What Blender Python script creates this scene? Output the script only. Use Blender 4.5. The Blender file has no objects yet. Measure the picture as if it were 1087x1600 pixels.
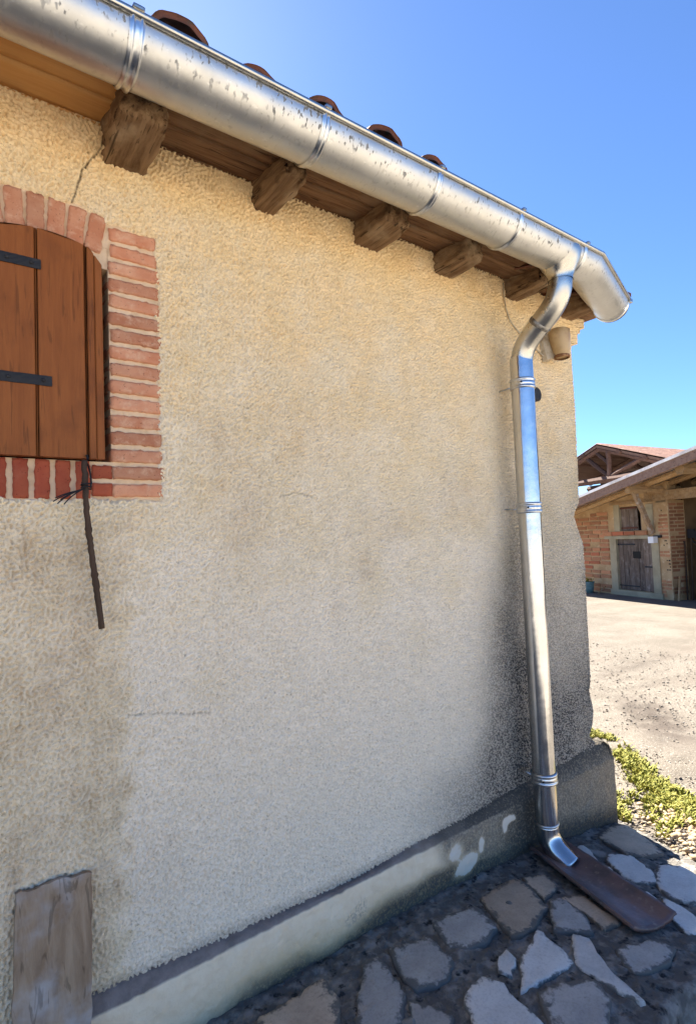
import bpy, math, random
import numpy as np
from mathutils import Matrix, Vector
random.seed(7)
rng = np.random.default_rng(11)
scene = bpy.context.scene
COL = scene.collection

# ------------------------------------------------------------------ camera
FOCAL = 870 / 1600                       # focal length over picture height
_x = np.array([1172.5, -4.0, 870.0]); _x /= np.linalg.norm(_x)
_d = np.array([0.0395, 1.0, 0.0]); _d[2] = -(_d @ _x) / _x[2]; _d /= np.linalg.norm(_d)
_o = np.cross(_d, _x)
RW = np.array([_x, -_o, -_d])            # rows: world X, Y, Z in lens axes
cam_data = bpy.data.cameras.new('camera')
cam_data.sensor_fit = 'VERTICAL'; cam_data.sensor_height = 24.0
cam_data.lens = 24.0 * FOCAL
cam_data.clip_start = 0.05; cam_data.clip_end = 3000
cam = bpy.data.objects.new('camera', cam_data); COL.objects.link(cam)
_r, _u, _b = RW[:, 0], -RW[:, 1], -RW[:, 2]
cam.matrix_world = Matrix(((_r[0], _u[0], _b[0], 0), (_r[1], _u[1], _b[1], -1.64), (_r[2], _u[2], _b[2], 1.36), (0, 0, 0, 1)))
scene.camera = cam

# ------------------------------------------------------------------ sky and sun
SUN_AZ, SUN_EL = math.radians(18), math.radians(43.5)
world = bpy.data.worlds.new('World'); scene.world = world; world.use_nodes = True
wn = world.node_tree.nodes; wl = world.node_tree.links
sky = wn.new('ShaderNodeTexSky'); sky.sky_type = 'NISHITA'; sky.sun_disc = False
sky.sun_elevation = SUN_EL; sky.sun_rotation = SUN_AZ
sky.altitude = 2500; sky.air_density = 0.95; sky.dust_density = 0.8; sky.ozone_density = 9.5
wl.new(sky.outputs[0], wn['Background'].inputs[0]); wn['Background'].inputs[1].default_value = 0.053
sun_data = bpy.data.lights.new('sun', 'SUN'); sun_data.energy = 5.0; sun_data.angle = math.radians(0.53)
sun_data.color = (1.0, 0.93, 0.82)
sun = bpy.data.objects.new('sun', sun_data); COL.objects.link(sun)
_sv = Vector((math.sin(SUN_AZ) * math.cos(SUN_EL), math.cos(SUN_AZ) * math.cos(SUN_EL), math.sin(SUN_EL)))
sun.rotation_euler = _sv.to_track_quat('Z', 'Y').to_euler(); sun.location = (0, 0, 12)
scene.view_settings.view_transform = 'Standard'; scene.view_settings.look = 'None'
scene.view_settings.exposure = 2.42; scene.view_settings.gamma = 1.0
scene.view_settings.use_curve_mapping = False
scene.render.engine = 'CYCLES'
scene.cycles.max_bounces = 8; scene.cycles.diffuse_bounces = 5

# ------------------------------------------------------------------ helpers
def link(o, parent=None):
    COL.objects.link(o)
    if parent is not None:
        o.parent = parent
    return o
def thing(name, loc, label, cat, group=None):
    o = bpy.data.objects.new(name, None); o.location = loc; o.empty_display_size = 0.1
    COL.objects.link(o); o['label'] = label; o['category'] = cat
    if group: o['group'] = group
    return o
def tag(o, label, cat, group=None):
    o['label'] = label; o['category'] = cat
    if group: o['group'] = group
    return o
def root_loc(p):
    v = Vector((0, 0, 0))
    while p is not None:
        v += p.location; p = p.parent
    return v
def make_mesh(name, verts, faces, mat, uv=None, smooth=False):
    me = bpy.data.meshes.new(name)
    verts = np.asarray(verts, dtype=np.float32)
    if isinstance(faces, np.ndarray):
        nf, k = faces.shape
        me.vertices.add(len(verts)); me.vertices.foreach_set('co', verts.ravel())
        me.loops.add(nf * k); me.loops.foreach_set('vertex_index', faces.ravel().astype(np.int32))
        me.polygons.add(nf); me.polygons.foreach_set('loop_start', np.arange(0, nf * k, k, dtype=np.int32))
        me.polygons.foreach_set('loop_total', np.full(nf, k, dtype=np.int32))
        me.update(calc_edges=True); me.validate()
    else:
        me.from_pydata([tuple(map(float, v)) for v in verts], [], faces); me.update()
    if uv is not None:
        l = me.uv_layers.new(name='UVMap')
        idx = np.empty(len(me.loops), dtype=np.int32); me.loops.foreach_get('vertex_index', idx)
        l.data.foreach_set('uv', np.asarray(uv, dtype=np.float32)[idx].ravel())
    if smooth: me.polygons.foreach_set('use_smooth', np.ones(len(me.polygons), dtype=bool))
    me.materials.append(mat)
    return me
def part(name, verts, faces, mat, parent=None, uv=None, smooth=False):
    """mesh given in world coordinates"""
    o = bpy.data.objects.new(name, make_mesh(name, verts, faces, mat, uv, smooth))
    link(o, parent)
    if parent is not None: o.location = -root_loc(parent)
    return o
def inst(name, me, parent, loc, rot=(0, 0, 0), scl=(1, 1, 1)):
    o = bpy.data.objects.new(name, me); link(o, parent)
    o.location = Vector(loc) - (root_loc(parent) if parent else Vector((0, 0, 0))); o.rotation_euler = rot; o.scale = scl
    return o
def grid_faces(nr, nc, closed=False):
    r = np.arange(nr - 1)[:, None]; c = np.arange(nc if closed else nc - 1)[None, :]
    c2 = (c + 1) % nc
    return np.stack([r * nc + c, r * nc + c2, (r + 1) * nc + c2, (r + 1) * nc + c], -1).reshape(-1, 4)
def field(n, m, wl_, band=0.35, seed=0):
    """band-limited noise, wavelength wl_ in cells, unit variance"""
    g = np.random.default_rng(seed).standard_normal((n, m))
    fy = np.fft.fftfreq(n)[:, None]; fx = np.fft.fftfreq(m)[None, :]
    f = np.sqrt(fx * fx + fy * fy) + 1e-9; f0 = 1.0 / wl_
    w = np.exp(-(np.log(f / f0) ** 2) / (2 * band * band))
    h = np.fft.ifft2(np.fft.fft2(g) * w).real
    return (h - h.mean()) / h.std()
def lookup(F, u, v):
    n, m = F.shape
    u = np.mod(u, m); v = np.mod(v, n); i = np.floor(u).astype(int); j = np.floor(v).astype(int)
    a = u - i; b = v - j; i %= m; j %= n; i2 = (i + 1) % m; j2 = (j + 1) % n
    return F[j, i] * (1 - a) * (1 - b) + F[j, i2] * a * (1 - b) + F[j2, i] * (1 - a) * b + F[j2, i2] * a * b
def sstep(a, b, x):
    t = np.clip((np.asarray(x, float) - a) / (b - a), 0, 1); return t * t * (3 - 2 * t)
def gauss(x, z, cx, cz, sx, sz):
    return np.exp(-((x - cx) / sx) ** 2 - ((z - cz) / sz) ** 2)
def set_color(me, name, rgb):
    a = me.attributes.new(name, 'FLOAT_COLOR', 'POINT')
    rgba = np.ones((len(me.vertices), 4), dtype=np.float32); rgba[:, :3] = rgb
    a.data.foreach_set('color', rgba.ravel())
def sweep(path, rad, n=24, caps=False, up=(0, 0, 1)):
    path = [np.asarray(p, float) for p in path]; N = len(path)
    rad = [rad] * N if np.isscalar(rad) else list(rad)
    T = []
    for i in range(N):
        t = path[min(i + 1, N - 1)] - path[max(i - 1, 0)]; T.append(t / np.linalg.norm(t))
    a = np.cross(T[0], np.array(up, float))
    if np.linalg.norm(a) < 1e-4: a = np.cross(T[0], np.array([0, 1.0, 0]))
    a /= np.linalg.norm(a); V = []; UV = []; s = 0
    for i in range(N):
        a = a - T[i] * (a @ T[i]); a /= np.linalg.norm(a); b = np.cross(T[i], a)
        if i: s += np.linalg.norm(path[i] - path[i - 1])
        for k in range(n):
            q = 2 * math.pi * k / n
            V.append(path[i] + rad[i] * (math.cos(q) * a + math.sin(q) * b)); UV.append((s, k / n))
    F = [tuple(int(x) for x in f) for f in grid_faces(N, n, True)]
    if caps: F.append(tuple(range(n - 1, -1, -1))); F.append(tuple(range((N - 1) * n, N * n)))
    return V, F, UV
def bezier(p, n=16):
    p = [np.asarray(q, float) for q in p]; out = []
    for i in range(n + 1):
        t = i / n; q = p
        while len(q) > 1: q = [q[j] * (1 - t) + q[j + 1] * t for j in range(len(q) - 1)]
        out.append(q[0])
    return out
def block(lx, ly, lz, nx=6, ny=4, nz=4, rough=0.002, rnd=0.004, seed=0):
    """worn box centred at the origin"""
    import itertools
    g = np.random.default_rng(seed); idx = {}; V = []; F = []
    def vid(i, j, k):
        key = (i, j, k)
        if key not in idx:
            p = np.array([(i / nx - .5) * lx, (j / ny - .5) * ly, (k / nz - .5) * lz])
            hl = np.array([lx, ly, lz]) / 2 - rnd; q = np.clip(p, -hl, hl); dlt = p - q; L = np.linalg.norm(dlt)
            if L > 0: p = q + dlt / L * rnd * (1.0 if L > rnd * .5 else L / rnd)
            p = p + g.normal(0, rough, 3)
            idx[key] = len(V); V.append(p)
        return idx[key]
    for i in range(nx):
        for j in range(ny):
            F.append((vid(i, j, 0), vid(i, j + 1, 0), vid(i + 1, j + 1, 0), vid(i + 1, j, 0)))
            F.append((vid(i, j, nz), vid(i + 1, j, nz), vid(i + 1, j + 1, nz), vid(i, j + 1, nz)))
    for i in range(nx):
        for k in range(nz):
            F.append((vid(i, 0, k), vid(i + 1, 0, k), vid(i + 1, 0, k + 1), vid(i, 0, k + 1)))
            F.append((vid(i, ny, k), vid(i, ny, k + 1), vid(i + 1, ny, k + 1), vid(i + 1, ny, k)))
    for j in range(ny):
        for k in range(nz):
            F.append((vid(0, j, k), vid(0, j, k + 1), vid(0, j + 1, k + 1), vid(0, j + 1, k)))
            F.append((vid(nx, j, k), vid(nx, j + 1, k), vid(nx, j + 1, k + 1), vid(nx, j, k + 1)))
    return np.array(V), F
def box_between(p0, p1):
    x0, y0, z0 = p0; x1, y1, z1 = p1
    V = [(x0, y0, z0), (x1, y0, z0), (x1, y1, z0), (x0, y1, z0), (x0, y0, z1), (x1, y0, z1), (x1, y1, z1), (x0, y1, z1)]
    return V, [(0, 3, 2, 1), (4, 5, 6, 7), (0, 1, 5, 4), (1, 2, 6, 5), (2, 3, 7, 6), (3, 0, 4, 7)]
def join(lst):
    V = []; F = []
    for v, f in lst:
        b = len(V); V.extend([tuple(x) for x in v]); F.extend([tuple(int(i) + b for i in q) for q in f])
    return V, F

# ------------------------------------------------------------------ materials
class NT:
    def __init__(s, name):
        s.m = bpy.data.materials.new(name); s.m.use_nodes = True
        s.t = s.m.node_tree; s.n = s.t.nodes; s.b = s.n['Principled BSDF']
        s.tc = s.n.new('ShaderNodeTexCoord'); s.oi = s.n.new('ShaderNodeObjectInfo')
    def l(s, a, b): s.t.links.new(a, b)
    def coords(s, kind='Object', scale=(1, 1, 1), offset=True):
        mp = s.n.new('ShaderNodeMapping'); mp.inputs['Scale'].default_value = scale
        s.l(s.tc.outputs[kind], mp.inputs['Vector'])
        if offset:
            k = s.math('MULTIPLY', s.oi.outputs['Random'], 37.0); c = s.n.new('ShaderNodeCombineXYZ')
            for i in range(3): s.l(k, c.inputs[i])
            s.l(c.outputs[0], mp.inputs['Location'])
        return mp.outputs[0]
    def math(s, op, a, b=None, clamp=False):
        n = s.n.new('ShaderNodeMath'); n.operation = op; n.use_clamp = clamp
        for i, v in enumerate((a, b)):
            if v is None: continue
            if isinstance(v, (int, float)): n.inputs[i].default_value = v
            else: s.l(v, n.inputs[i])
        return n.outputs[0]
    def noise(s, vec, scale, detail=4, rough=0.55, dist=0.0):
        n = s.n.new('ShaderNodeTexNoise'); n.inputs['Scale'].default_value = scale; n.inputs['Detail'].default_value = detail
        n.inputs['Roughness'].default_value = rough; n.inputs['Distortion'].default_value = dist
        s.l(vec, n.inputs['Vector']); return n.outputs['Fac']
    def voro(s, vec, scale, feature='F1'):
        n = s.n.new('ShaderNodeTexVoronoi'); n.feature = feature; n.inputs['Scale'].default_value = scale
        s.l(vec, n.inputs['Vector']); return n.outputs['Distance']
    def ramp(s, fac, lo, hi):
        n = s.n.new('ShaderNodeMapRange'); n.inputs['From Min'].default_value = lo; n.inputs['From Max'].default_value = hi
        n.interpolation_type = 'SMOOTHSTEP'; s.l(fac, n.inputs['Value']); return n.outputs[0]
    def mix(s, fac, a, b, mode='MIX'):
        n = s.n.new('ShaderNodeMix'); n.data_type = 'RGBA'; n.blend_type = mode
        if isinstance(fac, (int, float)): n.inputs[0].default_value = fac
        else: s.l(fac, n.inputs[0])
        for i, v in ((6, a), (7, b)):
            if isinstance(v, tuple): n.inputs[i].default_value = (*v, 1)
            else: s.l(v, n.inputs[i])
        return n.outputs[2]
    def attr(s, name):
        n = s.n.new('ShaderNodeAttribute'); n.attribute_name = name
        p = s.n.new('ShaderNodeSeparateColor'); s.l(n.outputs['Color'], p.inputs[0]); return p.outputs
    def bump(s, h, strength, dist, prev=None):
        n = s.n.new('ShaderNodeBump'); n.inputs['Strength'].default_value = strength; n.inputs['Distance'].default_value = dist
        s.l(h, n.inputs['Height'])
        if prev is not None: s.l(prev, n.inputs['Normal'])
        return n.outputs[0]
    def finish(s, col, rough=0.8, metal=0.0, normal=None, spec=0.4):
        if isinstance(col, tuple): s.b.inputs['Base Color'].default_value = (*col, 1)
        else: s.l(col, s.b.inputs['Base Color'])
        if isinstance(rough, (int, float)): s.b.inputs['Roughness'].default_value = rough
        else: s.l(rough, s.b.inputs['Roughness'])
        s.b.inputs['Metallic'].default_value = metal
        s.b.inputs['Specular IOR Level'].default_value = spec
        if normal is not None: s.l(normal, s.b.inputs['Normal'])
        return s.m
def vary(t, col, lo=0.8, hi=1.2):
    """per-object brightness variation"""
    v = t.n.new('ShaderNodeMapRange'); t.l(t.oi.outputs['Random'], v.inputs['Value'])
    v.inputs['To Min'].default_value = lo; v.inputs['To Max'].default_value = hi
    c = t.n.new('ShaderNodeCombineColor')
    for i in range(3): t.l(v.outputs[0], c.inputs[i])
    return t.mix(1.0, col, c.outputs[0], 'MULTIPLY')
def simple(name, base, layers=(), rough=0.85, metal=0.0, bumps=(), spec=0.3, var=None, offset=True):
    t = NT(name); col = base
    for (c, sc, lo, hi, st) in layers:
        v = t.coords('Object', st, offset); col = t.mix(t.ramp(t.noise(v, sc, 6), lo, hi), col, c)
    if isinstance(col, tuple) and var: col = t.mix(0.0, col, col)
    if var: col = vary(t, col, *var)
    nm = None
    for (sc, st, strength, dist) in bumps:
        nm = t.bump(t.noise(t.coords('Object', st, offset), sc, 6), strength, dist, nm)
    return t.finish(col, rough, metal, nm, spec)

def stucco_mat():
    t = NT('roughcast_render'); v = t.coords('Object', offset=False)
    R, G, B = t.attr('wear')[:3]
    P, Q, S = t.attr('wear_tone_b')[:3]
    col = t.mix(t.ramp(t.noise(v, 5.0, 5), .35, .7), (.86, .715, .49), (.91, .765, .55))
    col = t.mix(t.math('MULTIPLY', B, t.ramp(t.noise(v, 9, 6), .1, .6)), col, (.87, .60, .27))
    col = t.mix(t.math('MULTIPLY', Q, .85), col, (.94, .82, .65))  # lower wall lightened in the colour to make up for weak light
    n1 = t.noise(v, 130, 4, .65); n2 = t.noise(v, 34, 6, .7)
    strk = t.noise(t.coords('Object', (42, 42, 2.2), False), 1.0, 4, .6)
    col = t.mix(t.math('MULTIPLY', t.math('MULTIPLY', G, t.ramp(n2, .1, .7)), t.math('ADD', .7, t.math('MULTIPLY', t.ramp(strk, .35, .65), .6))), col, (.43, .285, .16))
    # dark specks caught in the rough surface
    col = t.mix(t.math('MULTIPLY', t.ramp(t.noise(v, 125, 3, .6), .60, .67), .5), col, (.34, .245, .14))
    col = t.mix(t.math('MULTIPLY', t.ramp(t.noise(v, 190, 2, .5), .46, .66), .38), col, t.mix(1.0, col, (.66, .62, .56), 'MULTIPLY'))
    spk = t.ramp(t.noise(v, 135, 4, .65), .43, .57)
    mold = t.math('MULTIPLY', R, t.math('ADD', .54, t.math('MULTIPLY', spk, .52)), True)
    col = t.mix(mold, col, (.062, .055, .05))
    col = t.mix(P, col, (.06, .045, .03))
    nm = t.bump(t.noise(v, 170, 3, .6), .7, .0030); nm = t.bump(t.noise(v, 300, 3, .6), .6, .0012, nm)
    return t.finish(col, .92, 0, nm, .2)
def plinth_mat():
    t = NT('plinth_cement'); v = t.coords('Object', offset=False)
    R, G, B = t.attr('wear')[:3]; P, Q, S = t.attr('wear_tone_b')[:3]
    n1 = t.noise(v, 120, 5, .7); n2 = t.noise(v, 22, 6, .65)
    col = t.mix(t.ramp(n2, .3, .7), (.84, .67, .45), (.90, .75, .53))
    col = t.mix(t.math('MULTIPLY', B, .8), col, (.55, .41, .19))
    col = t.mix(G, col, t.mix(t.ramp(n2, .3, .7), (.20, .165, .145), (.30, .25, .22)))
    mold = t.math('MULTIPLY', R, t.math('ADD', .74, t.math('MULTIPLY', t.ramp(n1, .34, .62), .4)), True)
    col = t.mix(mold, col, t.mix(t.ramp(n1, .45, .6), (.04, .04, .036), (.10, .09, .076)))
    qf = t.ramp(t.math('ADD', Q, t.math('ADD', t.math('MULTIPLY', t.math('SUBTRACT', n2, .5), .9), t.math('MULTIPLY', t.math('SUBTRACT', n1, .5), .5))), .36, .54)
    col = t.mix(t.math('MULTIPLY', t.math('MULTIPLY', qf, t.ramp(Q, .04, .15)), .8), col, (.74, .68, .57))
    col = t.mix(t.math('MULTIPLY', S, t.ramp(n1, .4, .62)), col, (.40, .33, .26))
    nm = t.bump(n1, .7, .005); nm = t.bump(n2, .4, .012, nm)
    return t.finish(col, .9, 0, nm, .2)
def zinc_mat(name, base, rough, spots=0.0, haze=0.0, blotch=.5):
    t = NT(name); v = t.coords('Object', offset=False); uv = t.coords('UV', (1, 1, 1), False)
    big = t.noise(v, 9, 5, .6)
    col = t.mix(t.ramp(big, .3, .75), base, tuple(c * .86 for c in base))
    rg = t.math('ADD', rough, t.math('MULTIPLY', t.math('SUBTRACT', t.noise(v, 14, 6, .65), .5), blotch * .5))
    if spots:
        u2 = t.coords('UV', (95, 13, 1), False); sp = t.ramp(t.noise(u2, 1.0, 2, .5), .565, .63)
        u3 = t.coords('UV', (13, 5, 1), False); sp = t.math('MULTIPLY', sp, t.ramp(t.noise(u3, 1, 3), .42, .58))
        sep = t.n.new('ShaderNodeSeparateXYZ'); t.l(uv, sep.inputs[0])
        # run-off marks sit below the front lip and along the belly
        band = t.math('ADD', t.ramp(sep.outputs[1], .70, .86), t.math('MULTIPLY', t.ramp(sep.outputs[1], .1, .6), .25))
        sp = t.math('MULTIPLY', sp, band, True)
        col = t.mix(t.math('MULTIPLY', sp, spots), col, (.13, .12, .10))
        rg = t.math('ADD', rg, t.math('MULTIPLY', sp, .3))
        u4 = t.coords('UV', (38, 16, 1), False); wsp = t.ramp(t.noise(u4, 1, 3, .6), .62, .70)
        col = t.mix(t.math('MULTIPLY', wsp, .35), col, (.80, .80, .78))
    if haze:
        col = t.mix(t.math('MULTIPLY', t.ramp(t.noise(v, 30, 6, .7), .45, .7), haze), col, (.60, .59, .55))
    nm = t.bump(t.noise(v, 7, 3), .12, .02)
    return t.finish(col, rg, 1.0, nm, .5)
def wood_mat(name, cols, axis='y', rough=.8, scale=1.0, offset=True, cracks=.6, var=None, bstr=.5):
    t = NT(name); st = {'x': (1.2, 16, 16), 'y': (16, 1.2, 16), 'z': (16, 16, 1.2)}[axis]
    st = tuple(q * scale for q in st)
    v = t.coords('Object', st, offset); vo = t.coords('Object', (1, 1, 1), offset)
    g = t.noise(v, 2.2, 8, .65, .6); f = t.noise(v, 9, 5, .6)
    col = t.mix(t.ramp(g, .3, .72), cols[0], cols[1])
    col = t.mix(t.ramp(t.noise(vo, 6, 5), .5, .75), col, cols[2])
    ck = t.ramp(t.noise(v, 3.1, 3, .5, 1.0), .60, .68)
    col = t.mix(t.math('MULTIPLY', ck, cracks), col, tuple(c * .22 for c in cols[0]))
    if var: col = vary(t, col, *var)
    nm = t.bump(f, bstr, .003); nm = t.bump(ck, -bstr, .004, nm)
    return t.finish(col, rough, 0, nm, .25)
def brick_mat(name, c1, c2, smear, smear_amt, var=(.8, 1.15), rough=.88):
    t = NT(name); v = t.coords('Object')
    col = t.mix(t.ramp(t.noise(v, 14, 5), .3, .7), c1, c2)
    col = t.mix(t.ramp(t.noise(v, 160, 3), .62, .72), col, tuple(c * .5 for c in c1))
    col = vary(t, col, *var)
    col = t.mix(t.math('MULTIPLY', t.ramp(t.noise(v, 26, 7, .7), .48, .72), smear_amt), col, smear)
    nm = t.bump(t.noise(v, 130, 5, .65), .5, .0025); nm = t.bump(t.noise(v, 30, 4), .4, .004, nm)
    return t.finish(col, rough, 0, nm, .2)

M_STUCCO = stucco_mat(); M_PLINTH = plinth_mat()
M_ZINC = zinc_mat('weathered_zinc', (.60, .60, .585), .43, spots=.7, haze=.5)
M_ZINC2 = zinc_mat('bright_zinc', (.62, .62, .62), .2, blotch=.35)
M_ZINC3 = zinc_mat('soldered_zinc', (.52, .51, .48), .30, haze=.35, blotch=.8)
M_STEEL = simple('galvanised_steel', (.62, .64, .66), ((( .45, .46, .48), 40, .4, .7, (1, 1, 1)),), .28, 1.0)
M_OLDWOOD = wood_mat('old_rafter_wood', ((.11, .058, .027), (.28, .175, .092), (.36, .26, .16)), 'y', .85, 1.5, bstr=.9, cracks=.8)
M_BOARDWOOD = wood_mat('old_roof_boards', ((.11, .052, .025), (.25, .14, .072), (.21, .135, .08)), 'x', .85, 1.5, bstr=.8, cracks=.8)
M_NEWWOOD = wood_mat('new_orange_board', ((.52, .26, .085), (.60, .33, .12), (.50, .28, .11)), 'x', .6, cracks=.12, bstr=.15)
M_SHUTTER = wood_mat('brown_painted_wood', ((.235, .07, .0145), (.30, .095, .021), (.18, .053, .012)), 'z', .6, 1.7, cracks=.4, bstr=.7)
M_GREYBOARD = wood_mat('grey_weathered_board', ((.24, .155, .09), (.38, .27, .17), (.44, .41, .38)), 'z', .8, cracks=.45)
M_IRON = simple('black_painted_iron', (.010, .010, .012), (((.02, .02, .022), 40, .5, .7, (1, 1, 1)),), .7, 0, ((120, (1, 1, 1), .3, .002),), .5)
M_STICK = wood_mat('dark_stick_bark', ((.045, .028, .018), (.085, .05, .03), (.03, .022, .018)), 'z', .8)
M_CORD = simple('black_cord', (.012, .012, .014), (), .6)
M_BRICK = brick_mat('pale_red_brick', (.50, .195, .10), (.60, .29, .165), (.76, .52, .34), .55)
M_BRICKRED = brick_mat('painted_red_brick', (.30, .06, .03), (.38, .095, .045), (.45, .25, .17), .12)
M_MORTAR = simple('pale_lime_mortar', (.72, .53, .34), (((.60, .42, .25), 18, .45, .7, (1, 1, 1)),), .95, 0, ((90, (1, 1, 1), .7, .006),), .2)
M_TILE = simple('clay_roof_tile', (.17, .065, .04), (((.10, .045, .03), 14, .4, .65, (1, 1, 1)), ((.07, .055, .045), 30, .55, .7, (1, 1, 1))), .9, 0, ((60, (1, 1, 1), .6, .006),), .2, (.7, 1.2))
M_WETTILE = simple('purple_brown_channel_tile', (.165, .10, .088), (((.09, .066, .062), 9, .4, .65, (1, 1, 1)), ((.24, .17, .14), 38, .58, .72, (1, 1, 1))), .38, 0, ((50, (1, 1, 1), .5, .004),), .5)
M_JOINT = simple('dark_mossy_mortar', (.13, .12, .106), (((.27, .25, .22), 24, .45, .68, (1, 1, 1)), ((.30, .285, .255), 9, .52, .72, (1, 1, 1)), ((.03, .03, .03), 26, .55, .68, (1, 1, 1))), .95, 0, ((60, (1, 1, 1), .9, .014), (180, (1, 1, 1), .6, .004)), .2, offset=False)
M_DARK = simple('dark_interior', (.02, .018, .016), (), .9)  # near-black, painted in for the shade of interiors and holes

def flag_mat(name, c1, c2, lichen):
    t = NT(name); v = t.coords('Object'); rim = t.attr('rim')[0]
    n1 = t.noise(v, 9, 5, .6); n2 = t.noise(v, 34, 5, .65); n3 = t.noise(v, 120, 3, .6)
    col = vary(t, t.mix(t.ramp(n1, .3, .7), c1, c2), .85, 1.15)
    col = t.mix(t.math('MULTIPLY', t.ramp(n3, .45, .7), .35), col, t.mix(1.0, col, (.6, .6, .58), 'MULTIPLY'))
    # black crust creeping in from the joints
    k = t.math('ADD', t.math('MULTIPLY', rim, .34), t.math('ADD', t.math('MULTIPLY', n2, .75), t.math('MULTIPLY', n1, .35)))
    col = t.mix(t.math('MULTIPLY', t.ramp(k, .74 - lichen, .90 - lichen), .85), col, (.085, .082, .075))
    nm = t.bump(n3, .5, .003); nm = t.bump(n1, .35, .010, nm)
    return t.finish(col, .88, 0, nm, .25)
M_FLAG = flag_mat('grey_flagstone', (.36, .335, .30), (.48, .45, .40), .09)
M_FLAGB = flag_mat('beige_flagstone', (.40, .305, .215), (.54, .415, .29), .05)
M_FLAGL = flag_mat('pale_flagstone', (.56, .53, .48), (.68, .65, .59), -.02)
def yard_mat():
    t = NT('gravel_yard'); v = t.coords('Object', offset=False)
    sp = t.n.new('ShaderNodeSeparateXYZ'); t.l(v, sp.inputs[0])
    bounce_zone = t.ramp(t.math('ADD', sp.outputs[1], t.math('MULTIPLY', t.noise(v, .8, 4), 1.5)), -1.2, -2.2)
    pale = t.mix(t.ramp(t.noise(v, 1.1, 6), .3, .7), (.44, .39, .31), (.52, .465, .38))  # out-of-view ground made paler, added to bounce warm light onto the wall
    col = t.mix(bounce_zone, t.mix(t.ramp(t.noise(v, 1.1, 6), .3, .7), (.12, .104, .084), (.185, .162, .134)), pale)
    col = t.mix(t.ramp(t.noise(v, 38, 5, .7), .5, .66), col, (.11, .095, .075))
    col = t.mix(t.ramp(t.noise(v, 95, 3, .6), .58, .66), col, (.36, .33, .285))
    vs = t.coords('Object', (.35, 1.3, 1), False)
    col = t.mix(t.math('MULTIPLY', t.ramp(t.noise(vs, 1.4, 6, .6), .52, .68), .55), col, (.13, .108, .088))
    D = t.attr('damp')[0]
    col = t.mix(t.math('MULTIPLY', D, t.ramp(t.noise(v, 6, 6), .2, .6)), col, (.085, .07, .058))
    nm = t.bump(t.noise(v, 55, 5, .7), .7, .012)
    return t.finish(col, .95, 0, nm, .15)
M_YARD = yard_mat()
def leafy(name, c1, c2, trans=.25):
    t = NT(name); g = t.n.new('ShaderNodeNewGeometry')
    v = t.coords('Object', offset=False); col = t.mix(t.ramp(t.noise(v, 40, 3), .35, .65), c1, c2)
    t.b.inputs['Transmission Weight'].default_value = 0
    return t.finish(col, .7, 0, None, .2)
M_GRASS = leafy('weedy_grass', (.16, .175, .026), (.29, .265, .05))
M_LEAF = leafy('dry_leaves', (.30, .22, .13), (.45, .35, .22))

# ------------------------------------------------------------------ ground levels
def zp(x):                                     # patio surface
    x = np.asarray(x, float)
    return np.where(x < 1.1, 0.0, np.where(x < 2.8, -.056 * (x - 1.1) ** 2, -.056 * 1.7 ** 2 - .19 * (x - 2.8)))
def zy(x, y):                                  # yard surface
    return -.235 - .029 * np.clip(np.asarray(x, float) - 3, 0, 13)

# yard sheet, fine near the corner and coarse to the horizon
ax = np.concatenate([[-900, -300, -100, -40, -15, -6, -3, -1, 0, 1, 2], np.arange(2.5, 6.5, .04), np.arange(6.5, 20, .3), [22, 26, 32, 45, 80, 200, 500, 1200]])
ay = np.concatenate([[-900, -300, -100, -40, -15, -6, -4, -3, -2, -1.4], np.arange(-1.2, 2.6, .04), np.arange(2.7, 14, .3), [15, 18, 25, 40, 80, 200, 500, 1200]])
GX, GY = np.meshgrid(ax, ay)
N1 = field(512, 512, 10, .5, 3); N2 = field(512, 512, 60, .5, 4)
GZ = zy(GX, GY)
near = sstep(2.4, 2.7, GX) * (1 - sstep(7, 9, GX)) * sstep(-1.4, -1.1, GY) * (1 - sstep(2.6, 3.2, GY))
GZ = GZ + near * (.004 * lookup(N1, GX * 25, GY * 25) + .007 * lookup(N2, GX * 25, GY * 25))
yard_v = np.stack([GX, GY, GZ], -1).reshape(-1, 3)
ground = part('ground', yard_v, grid_faces(len(ay), len(ax)), M_YARD, smooth=True); ground['kind'] = 'structure'
dx, dy = GX.ravel(), GY.ravel()
ang = math.radians(40); du = (dx - 4.95) * math.cos(ang) + (dy - .72) * math.sin(ang); dv = -(dx - 4.95) * math.sin(ang) + (dy - .72) * math.cos(ang)
damp = np.exp(-(du / .75) ** 4 - (dv / .22) ** 4) + .6 * np.exp(-((dx - 6.9) / .9) ** 2 - ((dy - 1.9) / .12) ** 2)
set_color(ground.data, 'damp', np.clip(damp, 0, 1)[:, None])

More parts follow.
